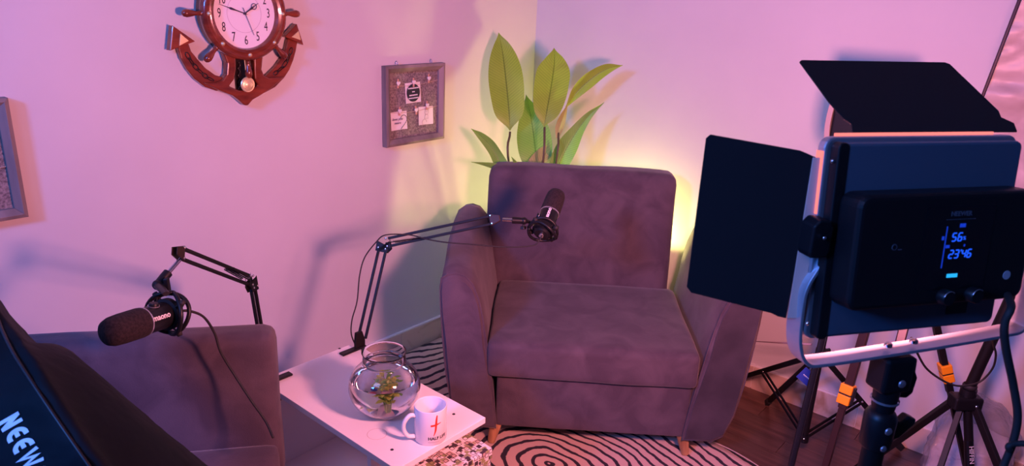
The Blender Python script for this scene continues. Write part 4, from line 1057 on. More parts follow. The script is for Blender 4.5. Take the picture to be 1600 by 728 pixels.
# ================================================================== LED PANEL (foreground right; the pink light)
PX = V((0.566, 0.824, 0)).normalized(); PY0 = V((PX.y, -PX.x, 0))        # PY towards the camera
th = math.radians(5.5)
PZ = V((0, 0, 1))*math.cos(th) - PY0*math.sin(th); PY = PY0*math.cos(th)+V((0, 0, 1))*math.sin(th)
PA = atd(1316, 224, 0.92)                                               # top left corner of the back plate
PWD, PHT = 0.292, 0.262
def onplane(x, y, p, n): d = ray(x, y); return CAM + d*((p-CAM).dot(n)/d.dot(n))
def led_panel(label, A, X, Y, Z, wd, ht, main=True):
    """A: top left corner of the back plate, Y points out of the back"""
    ctr = A+X*wd/2-Z*ht/2
    t = thing('led_panel_light', label, 'studio light', (ctr.x, ctr.y, ctr.z-ht/2))
    L = basis(A, X, Z, X.cross(Z))                 # local: x right, y up (0..-ht), z = X x Z = -Y side?
    zs = 1 if X.cross(Z).dot(Y) > 0 else -1
    def rr_(x0, y0, x1, y1, r, n=5):
        out = []
        for cx, cy, a0 in ((x1-r, y1-r, 0), (x0+r, y1-r, PI/2), (x0+r, y0+r, PI), (x1-r, y0+r, 1.5*PI)):
            for i in range(n+1): a = a0+PI/2*i/n; out.append((cx+r*math.cos(a), cy+r*math.sin(a)))
        return out
    def pr(name, o_, a, b, m_, par=t, **k):
        lo, hi = sorted((a*zs, b*zs))
        return link(name, prism(BM(), o_, lo, hi, L), m_, par, **k)
    pr('back_plate', rr_(0, -ht, wd, 0, 0.010), -0.018, 0.0, panel_m, bevel=0.004)
    pr('side_strip', rr_(-0.004, -ht-0.002, 0.012, 0.001, 0.007), -0.016, 0.0012, black, bevel=0.002)
    pr('rim', rr_(-0.010, -ht-0.008, wd+0.010, 0.006, 0.014), -0.034, -0.018, steel, bevel=0.003)
    dif = pr('diffuser', rr_(0.006, -ht+0.006, wd-0.006, -0.008, 0.006), -0.0352, -0.034, emit('panel_glow' + ('' if main else '_off'), PINK, 6.0 if main else 0.0))
    if main:
        lk_m = emit('rim_leak_glow', (1.0, 0.22, 0.20), 1.3)  # thin glowing strips imitate the panel's light leaking round its rim
        pr('rim_light_leak', [(0.016, 0.0045), (wd-0.016, 0.0045), (wd-0.016, 0.0095), (0.016, 0.0095)], -0.037, -0.0345, lk_m)
        pr('rim_light_leak', [(-0.0112, -0.095), (-0.0098, -0.095), (-0.0098, -0.012), (-0.0112, -0.012)], -0.033, -0.020, lk_m)
    # control box
    cb = pr('control_box', rr_(0.004, -0.212, wd-0.006, -0.060, 0.016), 0.0, 0.042, black, bevel=0.007, segs=3)
    if main:
        zf = 0.0425
        def F(z): return L @ Matrix.Translation((0, 0, z*zs)) @ (Matrix.Identity(4) if zs > 0 else Matrix.Diagonal((1, 1, -1, 1)))
        pr('screen', rr_(0.105, -0.190, 0.215, -0.078, 0.004), 0.0418, 0.0424, mat('screen_glass', (0.004, 0.005, 0.008), 0.25), cb)
        blue = emit('display_blue', (0.012, 0.10, 1.0), 1.1); cyan = emit('display_cyan', (0.02, 0.45, 1.0), 1.1)
        b = BM(); h_ = 0.0105; ww = 0.0058; tt = 0.0017
        seg_digit(b, '5', 0.150, -0.124, ww, h_, tt); seg_digit(b, '6', 0.1595, -0.124, ww, h_, tt)
        bmesh.ops.transform(b, matrix=F(zf), verts=b.verts[:]); link('display_digits', b, blue, cb)
        b = BM(); x = 0.149
        for i, chh in enumerate('2346'): seg_digit(b, chh, x+i*0.0088+(0.003 if i > 1 else 0), -0.147, ww, h_, tt)
        box(b, (0.1675, -0.1385, 0), (0.169, -0.136, 0.0006)); bmesh.ops.transform(b, matrix=F(zf), verts=b.verts[:]); link('display_digits', b, blue, cb)
        put_text('percent_sign', '%', 0.007, F(zf) @ Matrix.Translation((0.1705, -0.121, 0)), blue, cb, extrude=0.0003)
        b = BM(); box(b, (0.1395, -0.160, 0), (0.1408, -0.104, 0.0005)); box(b, (0.134, -0.122, 0), (0.1375, -0.117, 0.0005)); box(b, (0.142, -0.133, 0), (0.148, -0.129, 0.0005)); box(b, (0.160, -0.106, 0), (0.169, -0.101, 0.0005)); box(b, (0.171, -0.132, 0), (0.173, -0.129, 0.0005))
        bmesh.ops.transform(b, matrix=F(zf), verts=b.verts[:]); link('display_marks', b, emit('display_dim', (0.01, 0.06, 0.9), 0.6), cb)
        b = BM(); box(b, (0.151, -0.1735, 0), (0.168, -0.1685, 0.0006)); bmesh.ops.transform(b, matrix=F(zf), verts=b.verts[:]); link('display_bar', b, cyan, cb)
        dim = mat('faint_print', (0.10, 0.11, 0.14), 0.5)
        put_text('lettering', 'NEEWER', 0.0085, F(zf) @ Matrix.Translation((0.160, -0.088, 0)), dim, cb, extrude=0.0002, bold=0.0002)
        b = BM()
        for i in range(14): box(b, (0.137+i*0.0034, -0.0955, 0), (0.137+i*0.0034+0.0022, -0.0948, 0.0003))
        bmesh.ops.transform(b, matrix=F(zf), verts=b.verts[:]); link('fine_print', b, dim, cb)
        for kx in (0.150, 0.196):
            b = BM(); lathe(b, [(0.0105, 0.0), (0.0105, 0.010), (0.0092, 0.012), (0.0, 0.012)], 24, F(0.042) @ Matrix.Translation((kx, -0.199, 0))); kn = link('knob', b, black, cb, smooth='auto')
            b = BM(); tube(b, [F(0.0545) @ V((kx+0.0098*math.cos(a), -0.199+0.0098*math.sin(a), 0)) for a in [0.9+1.9*i/10 for i in range(11)]], 0.0005, 5); link('knob_highlight_ring', b, steel, kn)
        b = BM(); lathe(b, [(0.0, 0.0), (0.0062, 0.0), (0.0062, 0.0006), (0, 0.0006)], 20, F(0.042) @ Matrix.Translation((0.252, -0.176, 0))); link('round_sticker', b, mat('sticker', (0.45, 0.45, 0.5), 0.5), cb)
        b = BM(); lathe(b, [(0.003, 0.0), (0.004, 0.0), (0.004, 0.0006), (0.003, 0.0006)], 16, F(0.042) @ Matrix.Translation((0.062, -0.128, 0))); box(b, (0.068, -0.132, 0.0), (0.074, -0.131, 0.0004), F(0.042)); link('power_symbol', b, dim, cb)
        pr('vent_label', rr_(0.205, -0.243, 0.240, -0.218, 0.001), 0.0, 0.0012, mat('vent_black', (0.02, 0.02, 0.025), 0.6))
    # barn doors
    return t, L, zs, pr, rr_
tp, LP_, zsP, prP, rrP = led_panel('large black LED panel light seen from behind with blue 56% readout and open flaps', PA, PX, PY, PZ, PWD, PHT)
def flap(name, px, hinge_pt, hdir, fdir, m_, parent, th_=0.0022):
    n = hdir.cross(fdir).normalized()
    P_ = [onplane(x, y, hinge_pt, n) for x, y in px]
    b = BM(); A = [b.verts.new(p-n*th_/2) for p in P_]; B = [b.verts.new(p+n*th_/2) for p in P_]; k = len(P_)
    b.faces.new(A[::-1]); b.faces.new(B)
    for i in range(k): b.faces.new((A[i], A[(i+1) % k], B[(i+1) % k], B[i]))
    return link(name, b, m_, parent, bevel=0.0006)
a28 = math.radians(28)
hp = PA - PY*0.043 + PZ*0.010
flap('top_flap', [(1249, 97), (1252, 94.5), (1476, 98), (1484, 101), (1560, 174), (1564, 184), (1584, 193), (1589, 206), (1332, 208), (1330, 194), (1318, 186), (1295, 160)], hp, PX, (-PY*math.cos(a28)+PZ*math.sin(a28)), cloth_b, tp)
a65 = math.radians(68)
hl = PA - PY*0.026 - PX*0.008
fdir = (-PX*math.sin(a65)-PY*math.cos(a65))
flap('side_flap', [(1103, 216), (1110, 210), (1250, 235), (1262, 240), (1275, 246), (1228, 497), (1215, 494), (1205, 489), (1080, 457), (1073, 448)], hl, PZ, fdir, cloth_b, tp)
strip_lit = mat('hinge_strip_lit', (0.85, 0.50, 0.42), 0.45, 0.1)  # pink lamp light on the strip painted in as a salmon base
flap('hinge_strip', [(1270, 246), (1292, 246), (1250, 497), (1230, 497)], hl+PY*0.002, PZ, fdir, strip_lit, tp)
# small bright hinge clip and screws
for (x, y) in ((1301, 252), (1288, 372), (1262, 505)):
    p = atd(x, y, 0.93); b = BM(); bmesh.ops.create_uvsphere(b, u_segments=10, v_segments=6, radius=0.0028); bmesh.ops.transform(b, matrix=Matrix.Translation(p), verts=b.verts[:]); link('hinge_screw', b, chrome, tp, smooth=True)
# yoke: flat bar bent round the panel from the left knob, under it and up the right side
yp = PA - PY0*0.010
Yk = [onplane(x, y, yp, PY0) for x, y in ((1277, 352), (1276, 400), (1254, 440), (1246, 470), (1241, 530), (1252, 561), (1280, 563), (1375, 549), (1470, 534), (1560, 518))]
Yk += [Yk[-1]+PX*0.030+V((0, 0, 0.006)), Yk[-1]+PX*0.036+V((0, 0, 0.030)), Yk[-1]+PX*0.036+V((0, 0, 0.14))]
yb = BM(); ysm = smooth_path(Yk, 6)
ring_prev = None
for i, p in enumerate(ysm):
    d = (ysm[min(i+1, len(ysm)-1)]-ysm[max(0, i-1)]).normalized(); nrm = d.cross(PY0).normalized()
    w2, h2 = 0.0155, 0.0026
    ring = [yb.verts.new(p+PY0*a*w2+nrm*b_*h2) for a, b_ in ((1, 1), (-1, 1), (-1, -1), (1, -1))]
    if ring_prev:
        for k in range(4): yb.faces.new((ring_prev[k], ring_prev[(k+1) % 4], ring[(k+1) % 4], ring[k]))
    else: yb.faces.new(ring)
    ring_prev = ring
yb.faces.new(ring_prev[::-1])
link('yoke', yb, mat('yoke_metal', (0.55, 0.55, 0.60), 0.38, 0.6), tp, bevel=0.001)
kb = BM(); kp = onplane(1274, 368, PA+PY0*0.004, PY0)
prism(kb, [(-0.014, -0.026), (0.010, -0.026), (0.014, -0.018), (0.014, 0.014), (0.008, 0.024), (-0.008, 0.026), (-0.016, 0.018), (-0.016, -0.018)], -0.012, 0.016, basis(kp, PX, V((0, 0, 1)), PX.cross(V((0, 0, 1)))))
link('tilt_knob', kb, black, tp, bevel=0.003, segs=3)
for x_, y_ in ((1387, 543), (1427, 537)):
    p = onplane(x_, y_, yp+PY0*0.003, PY0)+V((0, 0, 0.004)); b = BM(); lathe(b, [(0.0062, -0.002), (0.0060, 0.002), (0.004, 0.004), (0, 0.0045)], 14, Matrix.Translation(p)); link('yoke_bolt', b, chrome, tp, smooth='auto')
# the lamp itself: the diffuser's light
pc = PA + PX*PWD/2 - PZ*PHT/2 - PY*0.040
pk = bpy.data.lights.new('panel_lamp', 'AREA'); pk.shape = 'RECTANGLE'; pk.size = PWD-0.08; pk.size_y = PHT-0.07; pk.energy = 49; pk.color = PINK
pko = bpy.data.objects.new('panel_lamp', pk); C.objects.link(pko)
Zl = PY; Xl = PX; Yl = Zl.cross(Xl)
pko.matrix_world = basis(pc, Xl, Yl, Zl)
# power cable of the panel
cable('power_cable', 'thick black power cable dropping from the back of the LED panel at the right', [PA+PX*0.262-PZ*0.205+PY*0.040, atd(1580, 480, 0.93), atd(1570, 505, 0.93), atd(1571, 540, 0.94), atd(1583, 600, 0.96), atd(1590, 650, 0.97), atd(1583, 690, 0.98), atd(1568, 728, 0.99), atd(1545, 790, 1.0)], 0.0050)
b = BM(); pts = [atd(1578, 704, 0.975), atd(1576, 697, 0.972), atd(1590, 693, 0.97), atd(1625, 694, 0.96)]; tube(b, smooth_path(pts, 5), 0.0042, 8); tag(link('cable_tie', b, rubber, None, smooth=True), 'black strap wrapped round the power cable at lower right', 'strap')

# ---- its stand
def stand_pole(t, a, b_, r, m_=black_metal, name='pole'):
    b = BM(); tube(b, [V(a), V(b_)], r, 14); return link(name, b, m_, t, smooth='auto')
hd_ = onplane(1400, 548, yp, PY0)
sx, sy = hd_.x, hd_.y
ts = thing('light_stand', 'near black light stand with clamp head carrying the big LED panel', 'light stand', (sx, sy, 0))
top_z = hd_.z-0.004
def vz(z): return V((sx, sy, z))
b = BM(); box(b, (-0.027, -0.020, -0.058), (0.024, 0.020, 0.0), basis(vz(top_z), PX, PY0, V((0, 0, 1)))); link('clamp_head', b, black, ts, bevel=0.006, segs=3)
b = BM(); prism(b, [(0.022, -0.004), (0.034, -0.008), (0.036, -0.030), (0.042, -0.040), (0.040, -0.066), (0.030, -0.074), (0.010, -0.070), (0.012, -0.050), (0.020, -0.045)], -0.010, 0.010, basis(vz(top_z), PX, V((0, 0, 1)), PX.cross(V((0, 0, 1))))); link('head_lever', b, black, ts, bevel=0.003, segs=3)
b = BM(); lathe(b, [(0.0, -0.10), (0.014, -0.10), (0.017, -0.088), (0.019, -0.060), (0.019, -0.052), (0, -0.052)], 20, Matrix.Translation(vz(top_z))); link('spigot', b, black, ts, smooth='auto')
b = BM(); lathe(b, [(0.0192, -0.0665), (0.0205, -0.0665), (0.0205, -0.0635), (0.0192, -0.0635)], 20, Matrix.Translation(vz(top_z-0.012))); link('collar_ring', b, steel, ts)
b = BM(); lathe(b, [(0.0, -0.158), (0.021, -0.158), (0.023, -0.154), (0.024, -0.106), (0.020, -0.098), (0.015, -0.094), (0.0, -0.094)], 20, Matrix.Translation(vz(top_z))); link('lock_collar', b, black, ts, smooth='auto')
b = BM(); prism(b, [(0.010, -0.150), (0.036, -0.146), (0.060, -0.124), (0.062, -0.116), (0.046, -0.108), (0.034, -0.118), (0.016, -0.108)], -0.008, 0.008, basis(vz(top_z), PX, V((0, 0, 1)), PX.cross(V((0, 0, 1))))); link('lock_knob', b, black, ts, bevel=0.003, segs=3)
for dx, dz, rr in ((0.0, -0.038, 0.0062), (-0.004, -0.118, 0.0062), (-0.006, -0.148, 0.0052)):
    b = BM(); lathe(b, [(rr, 0), (rr*0.9, 0.002), (0, 0.0028)], 14, basis(vz(top_z)+PX*dx+V((0, 0, dz))+PY0*0.0235, PX, V((0, 0, 1)), PY0)); link('bolt', b, steel, ts, smooth='auto')
stand_pole(ts, vz(0.30), vz(top_z-0.15), 0.0165)
stand_pole(ts, vz(0.06), vz(0.62), 0.020)
for k in range(3):
    a = math.radians(20+120*k); d = V((math.cos(a), math.sin(a), 0))
    b = BM(); bar(b, vz(0.55)+d*0.02, vz(0.012)+d*0.46, 0.018, 0.010, up=V((0, 0, 1))); lg = link('leg', b, black_metal, ts, bevel=0.001)
    b = BM(); tube(b, [vz(0.035)+d*0.445, vz(0.012)+d*0.465], 0.012, 8); link('foot', b, rubber, lg)
    b = BM(); bar(b, vz(0.10)+d*0.018, vz(0.28)+d*0.245, 0.010, 0.006); link('brace', b, black_metal, ts)

# ================================================================== SECOND LIGHT ON ITS STAND near the right wall (mostly hidden by the panel)
s1x, s1y = 1.728, -0.400
t1 = thing('light_stand', 'slim black light stand beside the armchair with a blue tag hanging from its crown', 'light stand', (s1x, s1y, 0))
cr_z = 0.440
c1 = V((s1x, s1y, cr_z)); cb1 = V((s1x, s1y, 0.105))
stand_pole(t1, (s1x, s1y, 0.085), (s1x, s1y, 1.16), 0.0125)
stand_pole(t1, (s1x, s1y, 0.42), (s1x, s1y, 0.475), 0.020, black, 'crown')
stand_pole(t1, (s1x, s1y, 0.085), (s1x, s1y, 0.115), 0.017, black, 'lower_collar')
b = BM(); tube(b, [c1+V((0.0, -0.014, 0.03)), c1+V((0.0, -0.014, 0.03))+V(_R)*0.035], [0.007, 0.012], 8); link('wing_knob', b, black, t1)
def onwallside(x, y, Y): return V(ony(x, y, Y))
feet = [V((1.262, -0.075, 0.012)), V((1.475, -0.105, 0.012)), V((2.00, -0.055, 0.014))]
hubs = [c1+V((-0.02, 0, 0)), c1+V((-0.012, -0.014, -0.005)), c1+V((0.02, 0.0, 0))]
# legs are aimed from the crown at the three feet
for i, (h_, f_) in enumerate(zip(hubs, feet)):
    b = BM(); bar(b, h_, f_, 0.015, 0.019, up=V((0, 0, 1))); lg = link('leg', b, black_metal, t1, bevel=0.001)
    d = (f_-h_).normalized()
    b = BM(); bar(b, f_-d*0.035, f_+d*0.004, 0.018, 0.024); link('foot', b, rubber, lg, bevel=0.002)
    if i != 1:
        m0 = h_+(f_-h_)*(0.52 if i == 0 else 0.45)
        for s in (-1, 1):
            o_ = V((0, 0, 1)).cross(V((d.x, d.y, 0)).normalized())*0.009*s
            b = BM(); bar(b, cb1+o_, m0+o_, 0.004, 0.010); link('brace', b, black_metal, t1)
        b = BM(); bmesh.ops.create_uvsphere(b, u_segments=8, v_segments=6, radius=0.0045); bmesh.ops.transform(b, matrix=Matrix.Translation(m0+V((0.006, -0.012, 0.004))), verts=b.verts[:]); link('rivet', b, chrome, t1, smooth=True)
b = BM(); bmesh.ops.create_uvsphere(b, u_segments=8, v_segments=6, radius=0.0045); bmesh.ops.transform(b, matrix=Matrix.Translation(cb1+V((0.004, -0.018, 0))), verts=b.verts[:]); link('rivet', b, chrome, t1, smooth=True)
tg = thing('paper_tag', 'small square blue tag hanging from the light stand crown in front of the skirting', 'tag', ony(1265, 590, -0.44))
gc = V(ony(1260, 588, -0.46)); gx = V((0.86, 0.12, -0.50)).normalized(); gn = V((0.1, -1, 0.2)).normalized(); gz = gx.cross(gn).normalized(); gn = gz.cross(gx)
gm = basis(gc, gx, -gz, gx.cross(-gz))
link('card', box(BM(), (-0.024, -0.026, -0.003), (0.024, 0.026, 0.003), gm), blue_tag, tg, bevel=0.0008)
b = BM(); 
for i in range(5): box(b, (-0.012+i*0.005, -0.002, -0.0036), (-0.0085+i*0.005, 0.002, -0.0030), gm); box(b, (-0.012+i*0.005, -0.002, 0.0030), (-0.0085+i*0.005, 0.002, 0.0036), gm)
link('print_mark', b, white_print, tg)
b = BM(); tube(b, smooth_path([gm @ V((-0.016, 0.022, 0)), V(ony(1263, 566, -0.43)), V(ony(1268, 551, -0.42))], 5), 0.0010, 5); link('string', b, rubber, tg)
# its lamp head, half hidden: a small LED light in a pale bracket
lh = thing('led_light', 'small black LED light in a pale grey bracket peeping out above the big panel', 'studio light', (s1x, s1y, 1.16))
b = BM(); box(b, (s1x-0.100, s1y-0.03, 1.225), (s1x+0.125, s1y+0.03, 1.465)); link('housing', b, black, lh, bevel=0.010, segs=3)
b = BM(); box(b, (s1x-0.075, s1y+0.030, 1.225), (s1x+0.115, s1y+0.033, 1.455)); link('diffuser', b, laminate, lh, bevel=0.002)
b = BM(); 
pts = [V((s1x-0.070, s1y-0.02, 1.42)), V((s1x-0.096, s1y-0.02, 1.38)), V((s1x-0.108, s1y-0.02, 1.33)), V((s1x-0.108, s1y-0.02, 1.26)), V((s1x-0.09, s1y-0.02, 1.20)), V((s1x-0.02, s1y-0.02, 1.175)), V((s1x+0.08, s1y-0.02, 1.175)), V((s1x+0.140, s1y-0.02, 1.20)), V((s1x+0.140, s1y-0.02, 1.32))]
tube(b, smooth_path(pts, 4), 1.0, 4, flat=(0.012, 0.018), up=V((0, 1, 0))); link('bracket', b, mat('bracket_paint', (0.40, 0.34, 0.33), 0.5), lh, bevel=0.001)

# ================================================================== CAMERA TRIPOD (orange leg locks)
ta = V(ony(1415, 330, -0.62))
t3 = thing('camera_tripod', 'dark brown camera tripod with orange leg locks behind the LED panel', 'tripod', (ta.x, ta.y, 0))
def tleg(px_a, px_b, hub, foot, locks, m_):
    b = BM(); bar(b, hub, hub+(foot-hub)*0.52, 0.026, 0.020); lg = link('leg', b, m_, t3, bevel=0.003)
    b = BM(); bar(b, hub+(foot-hub)*0.50, foot, 0.020, 0.015); link('lower_leg', b, m_, lg, bevel=0.002)
    b = BM(); tube(b, [foot+(hub-foot).normalized()*0.03, foot], [0.013, 0.010], 10); link('foot', b, rubber, lg, smooth='auto')
    for fr in locks:
        p = hub+(foot-hub)*fr; d = (foot-hub).normalized(); x, y, _ = frame_of(d)
        for k in (0, 1):
            b = BM(); q = p+d*(0.034*k); box(b, (-0.020, -0.017, 0), (0.018, 0.017, 0.030), basis(q, x, y, d)); lo_ = link('leg_lock', b, orange, lg, bevel=0.003)
        b = BM(); box(b, (-0.019, -0.0165, 0.0295), (0.017, 0.0165, 0.0345), basis(p, x, y, d)); box(b, (0.016, -0.008, 0.004), (0.024, 0.008, 0.060), basis(p, x, y, d)); link('lock_latch', b, black, lg, bevel=0.002)
hub = V((ta.x, ta.y, 1.02))
# leg 1 comes towards the camera, leg 2 goes towards the wall, leg 3 to the left
f1 = V(onz(1262, 810, 0.0)); 
L1a = V(ony(1350, 530, -0.62))
def leg_through(pxA, pxB, Ya, zf=0.0):
    """a straight leg seen through two pixels: its near end at depth Ya, its foot on the floor"""
    n = (ray(*pxA)).cross(ray(*pxB)).normalized()                      # plane holding the camera and the leg
    return n
n1_ = leg_through((1345, 540), (1290, 728), 0)
n2_ = leg_through((1465, 520), (1487, 625), 0)
# foot = point on the floor in that plane, at a given distance along the floor line
def floor_in_plane(n, y):   # z=0, given y, solve for x
    return V((CAM.x - (n.y*(y-CAM.y)+n.z*(0-CAM.z))/n.x, y, 0.0))
def point_in_plane(n, y, z): return V((CAM.x - (n.y*(y-CAM.y)+n.z*(z-CAM.z))/n.x, y, z))
tleg(None, None, point_in_plane(n1_, -0.66, 0.98), point_in_plane(n1_, -0.86, 0.004), (0.44,), brown_alu)
tleg(None, None, point_in_plane(n2_, -0.52, 0.98), point_in_plane(n2_, -0.30, 0.004), (0.415,), black_metal)
h3 = (point_in_plane(n1_, -0.66, 0.98)+point_in_plane(n2_, -0.52, 0.98))/2
n3_ = leg_through((1392, 590), (1356, 728), 0)
tleg(None, None, point_in_plane(n3_, -0.64, 0.98), point_in_plane(n3_, -1.02, 0.004), (0.70,), brown_alu)
b = BM(); lathe(b, [(0.0, -0.03), (0.050, -0.03), (0.055, 0.0), (0.045, 0.03), (0.018, 0.045), (0.018, 0.16), (0.034, 0.17), (0.034, 0.20), (0, 0.20)], 20, Matrix.Translation(h3)); link('crown', b, black, t3, smooth='auto')
cable('control_cable', 'thin black cable looped from the LED panel to the stand behind it', [atd(1424, 528, 1.5), atd(1435, 555, 1.6), atd(1450, 578, 1.7), atd(1478, 597, 1.8), atd(1502, 603, 1.9), atd(1530, 597, 1.95), atd(1550, 577, 1.9), atd(1556, 555, 1.8), atd(1552, 538, 1.7), atd(1548, 520, 1.65)], 0.0026)

# slim monopod with a blue lit edge, leaning behind the panel yoke
mono_n = leg_through((1276, 565), (1236, 728), 0)
mp = thing('monopod', 'slim black pole with a glossy edge leaning just left of the orange locked tripod leg', 'pole', point_in_plane(mono_n, -0.80, 0.0))
A_, B_ = point_in_plane(mono_n, -0.80, 0.006), point_in_plane(mono_n, -0.50, 0.95)
b = BM(); tube(b, [A_, B_], 0.011, 16); link('tube', b, mat('gloss_black', (0.012, 0.014, 0.02), 0.12), mp, smooth='auto')
b = BM(); tube(b, [A_, A_+(B_-A_).normalized()*0.03], 0.014, 12); link('foot', b, rubber, mp)
# thin horizontal rod poking out to the left above the skirting
b = BM(); tube(b, [ony(1174, 533, -0.30), ony(1230, 536, -0.345), ony(1268, 538, -0.37)], [0.0012, 0.0035, 0.004], 8)
tag(link('thin_rod', b, mat('rod_grey', (0.35, 0.25, 0.28), 0.4), None, smooth=True), 'thin pointed grey rod sticking out left from behind the panel yoke above the skirting', 'rod')

# ================================================================== THIRD STAND (white lettering) in the right corner of the photo
hx = V(ony(1513, 612, -0.46))
t4 = thing('light_stand', 'black light stand with white lettering on its column in front of the plastic bag', 'light stand', (hx.x, hx.y, 0))
def hz(z): return V((hx.x, hx.y, z))
nlo = (ray(1512, 636)).cross(ray(1515, 728)).normalized(); nup = (ray(1517, 601)).cross(ray(1536, 560)).normalized()
def in_pl(n, y, z): return V((CAM.x - (n.y*(y-CAM.y)+n.z*(z-CAM.z))/n.x, y, z))
lo_a, lo_b = in_pl(nlo, -0.46, 0.14), in_pl(nlo, -0.46, hx.z+0.0)
stand_pole(t4, lo_a, lo_b, 0.0135)
stand_pole(t4, in_pl(nup, -0.46, hx.z-0.01), in_pl(nup, -0.46, 0.92), 0.0165)
stand_pole(t4, hz(hx.z-0.028), hz(hx.z+0.012), 0.024, black, 'collar')
b = BM(); lathe(b, [(0.018, 0.0), (0.021, 0.004), (0.021, 0.010), (0.018, 0.014)], 20, Matrix.Translation(hz(hx.z+0.014))); link('rubber_ring', b, rubber, t4, smooth='auto')
cap_d = V(_R); cap_f = V((-_f.x, -_f.y, 0)).normalized()
b = BM(); box(b, (-0.050, -0.022, -0.055), (0.040, 0.030, -0.010), basis(hz(hx.z), V((cap_d.x, cap_d.y, 0)).normalized(), cap_f, V((0, 0, 1)))); link('crown', b, black, t4, bevel=0.008, segs=3)
hc = hz(hx.z-0.035)
for (pa, pb, y_) in (((1495, 622), (1385, 700), -0.52), ((1500, 640), (1470, 728), -0.80), ((1527, 645), (1560, 728), -0.66)):
    n = leg_through(pa, pb, 0); 
    a = point_in_plane(n, -0.46, hc.z)
    if y_ == -0.52: f_ = point_in_plane(n, -0.62, 0.006)
    elif y_ == -0.80: f_ = point_in_plane(n, -0.72, 0.006)
    else: f_ = point_in_plane(n, -0.60, 0.006)
    b = BM(); bar(b, a, f_, 0.017, 0.022); lg = link('leg', b, black_metal, t4, bevel=0.0015)
    d = (f_-a).normalized(); b = BM(); bar(b, f_-d*0.04, f_, 0.022, 0.026); link('foot', b, rubber, lg, bevel=0.002)
    b = BM(); bmesh.ops.create_uvsphere(b, u_segments=8, v_segments=6, radius=0.005); bmesh.ops.transform(b, matrix=Matrix.Translation(a+cap_f*0.014), verts=b.verts[:]); link('rivet', b, chrome, t4, smooth=True)
# lettering runs down the column
ldir = (lo_a-lo_b).normalized(); lp = V(ony(1514, 707, -0.46))+cap_f*0.0142; rx = ldir; ryv = V((cap_d.x, cap_d.y, 0)).normalized(); ryv = (ryv-rx*ryv.dot(rx)).normalized()
b = BM(); tube(b, [lo_b+(lo_a-lo_b)*0.42, lo_b+(lo_a-lo_b)*0.97], 0.0139, 16); link('label_band', b, mat('label_black', (0.006, 0.006, 0.008), 0.3), t4, smooth='auto')
put_text('lettering', 'HIFFIN', 0.021, basis(lp, rx, ryv, rx.cross(ryv)), white_print, t4, extrude=0.0004)

# ================================================================== PLASTIC BAG by the wall
bgc = V(ony(1528, 700, -0.17)); bx0, bx1 = ony(1462, 650, -0.17).x, ony(1590, 700, -0.17).x
bg = thing('plastic_bag', 'clear crinkled plastic bag packed with white cloth against the right wall', 'bag', ((bx0+bx1)/2, -0.15, 0))
bcx, bhw = (bx0+bx1)/2, (bx1-bx0)/2
hh = ony(1530, 632, -0.15).z
def blob(cx, cy, hx_, hy_, z1, seed, amp, puff=0.1, top_pull=0.0):
    bm = BM(); bmesh.ops.create_cube(bm, size=2.0); bmesh.ops.subdivide_edges(bm, edges=bm.edges[:], cuts=19, use_grid_fill=True)
    for v in bm.verts:
        x, y, z = v.co
        r = max(abs(x), abs(y), 1e-6); k = (x*x*x*x+y*y*y*y)**0.25 if True else 1
        tz = (z+1)/2; sh = 1.0 - 0.10*tz**3 - top_pull*max(0, tz-0.72)*2.2
        fx = x*hx_*sh*(1-0.10*abs(y)**3); fy = y*hy_*sh*(1-0.10*abs(x)**3)
        p = V((cx+fx, cy+fy, z1*tz))
        nn = noise.noise(p*V((1, 1, 1)).length*9+V((seed, 0, 0)))+0.6*abs(noise.noise(p*26+V((0, seed, 0))))
        p += V((x, y, 0.6 if z > 0.98 else 0))*(amp*nn)
        p.z = max(p.z, 0.001 if z < -0.99 else 0.001)
        v.co = p
    return bm
link('contents', blob(bcx, -0.150, bhw*0.90, 0.115, hh*0.62, 3, 0.010), mat('white_cloth_roll', (0.70, 0.66, 0.70), 0.8), bg, smooth=True)
link('film', blob(bcx, -0.150, bhw, 0.128, hh*1.02, 7, 0.020, top_pull=0.7), plastic, bg, smooth=True)

# ================================================================== SOFTBOX at the right edge
sb = thing('softbox', 'tilted softbox of crinkled white fabric with a dark rim at the right edge', 'softbox', ony(1640, 120, -0.7))
e0 = V(ony(1600, -8, -0.72)); e1 = V(ony(1538, 152, -0.66)); e2 = V(ony(1545, 420, -0.55))
out_ = V((0.86, 0.30, 0.0))*0.62
bm_ = BM(); N, M_ = 60, 60
def sbp(u, v):
    L_ = e0*(1-v)+e1*v if v <= 1 else e1*(2-v)+e2*(v-1)
    p = L_+out_*u
    fold = 0.016*noise.noise(V((u*6, v*7, 1)))+0.012*abs(noise.noise(V((u*10+v*4, v*6, 5))))+0.016*math.exp(-((v-1.0)/0.05)**2)
    return p+V((0.2, -1, 0.1)).normalized()*(fold+0.05*math.sin(PI*min(1, u)))
gg = [[bm_.verts.new(sbp(i/N, 2.0*j/M_/1.0-0.6 if False else -0.4+2.2*j/M_)) for j in range(M_+1)] for i in range(N+1)]
for i in range(N):
    for j in range(M_): bm_.faces.new((gg[i][j], gg[i+1][j], gg[i+1][j+1], gg[i][j+1]))
link('fabric_face', bm_, fabric_white, sb, smooth=True)
b = BM(); tube(b, [sbp(0, -0.4)+V((-0.006, 0.004, 0)), sbp(0, 1)+V((-0.006, 0.004, 0)), sbp(0, 1.8)+V((-0.006, 0.004, 0))], 0.0045, 8); link('rim', b, mat('rim_black', (0.03, 0.02, 0.03), 0.6), sb, smooth=True)
rc_ = (sbp(0, 0.3)+sbp(1, 0.3))/2+V((0.25, 0.62, 0))*0.5
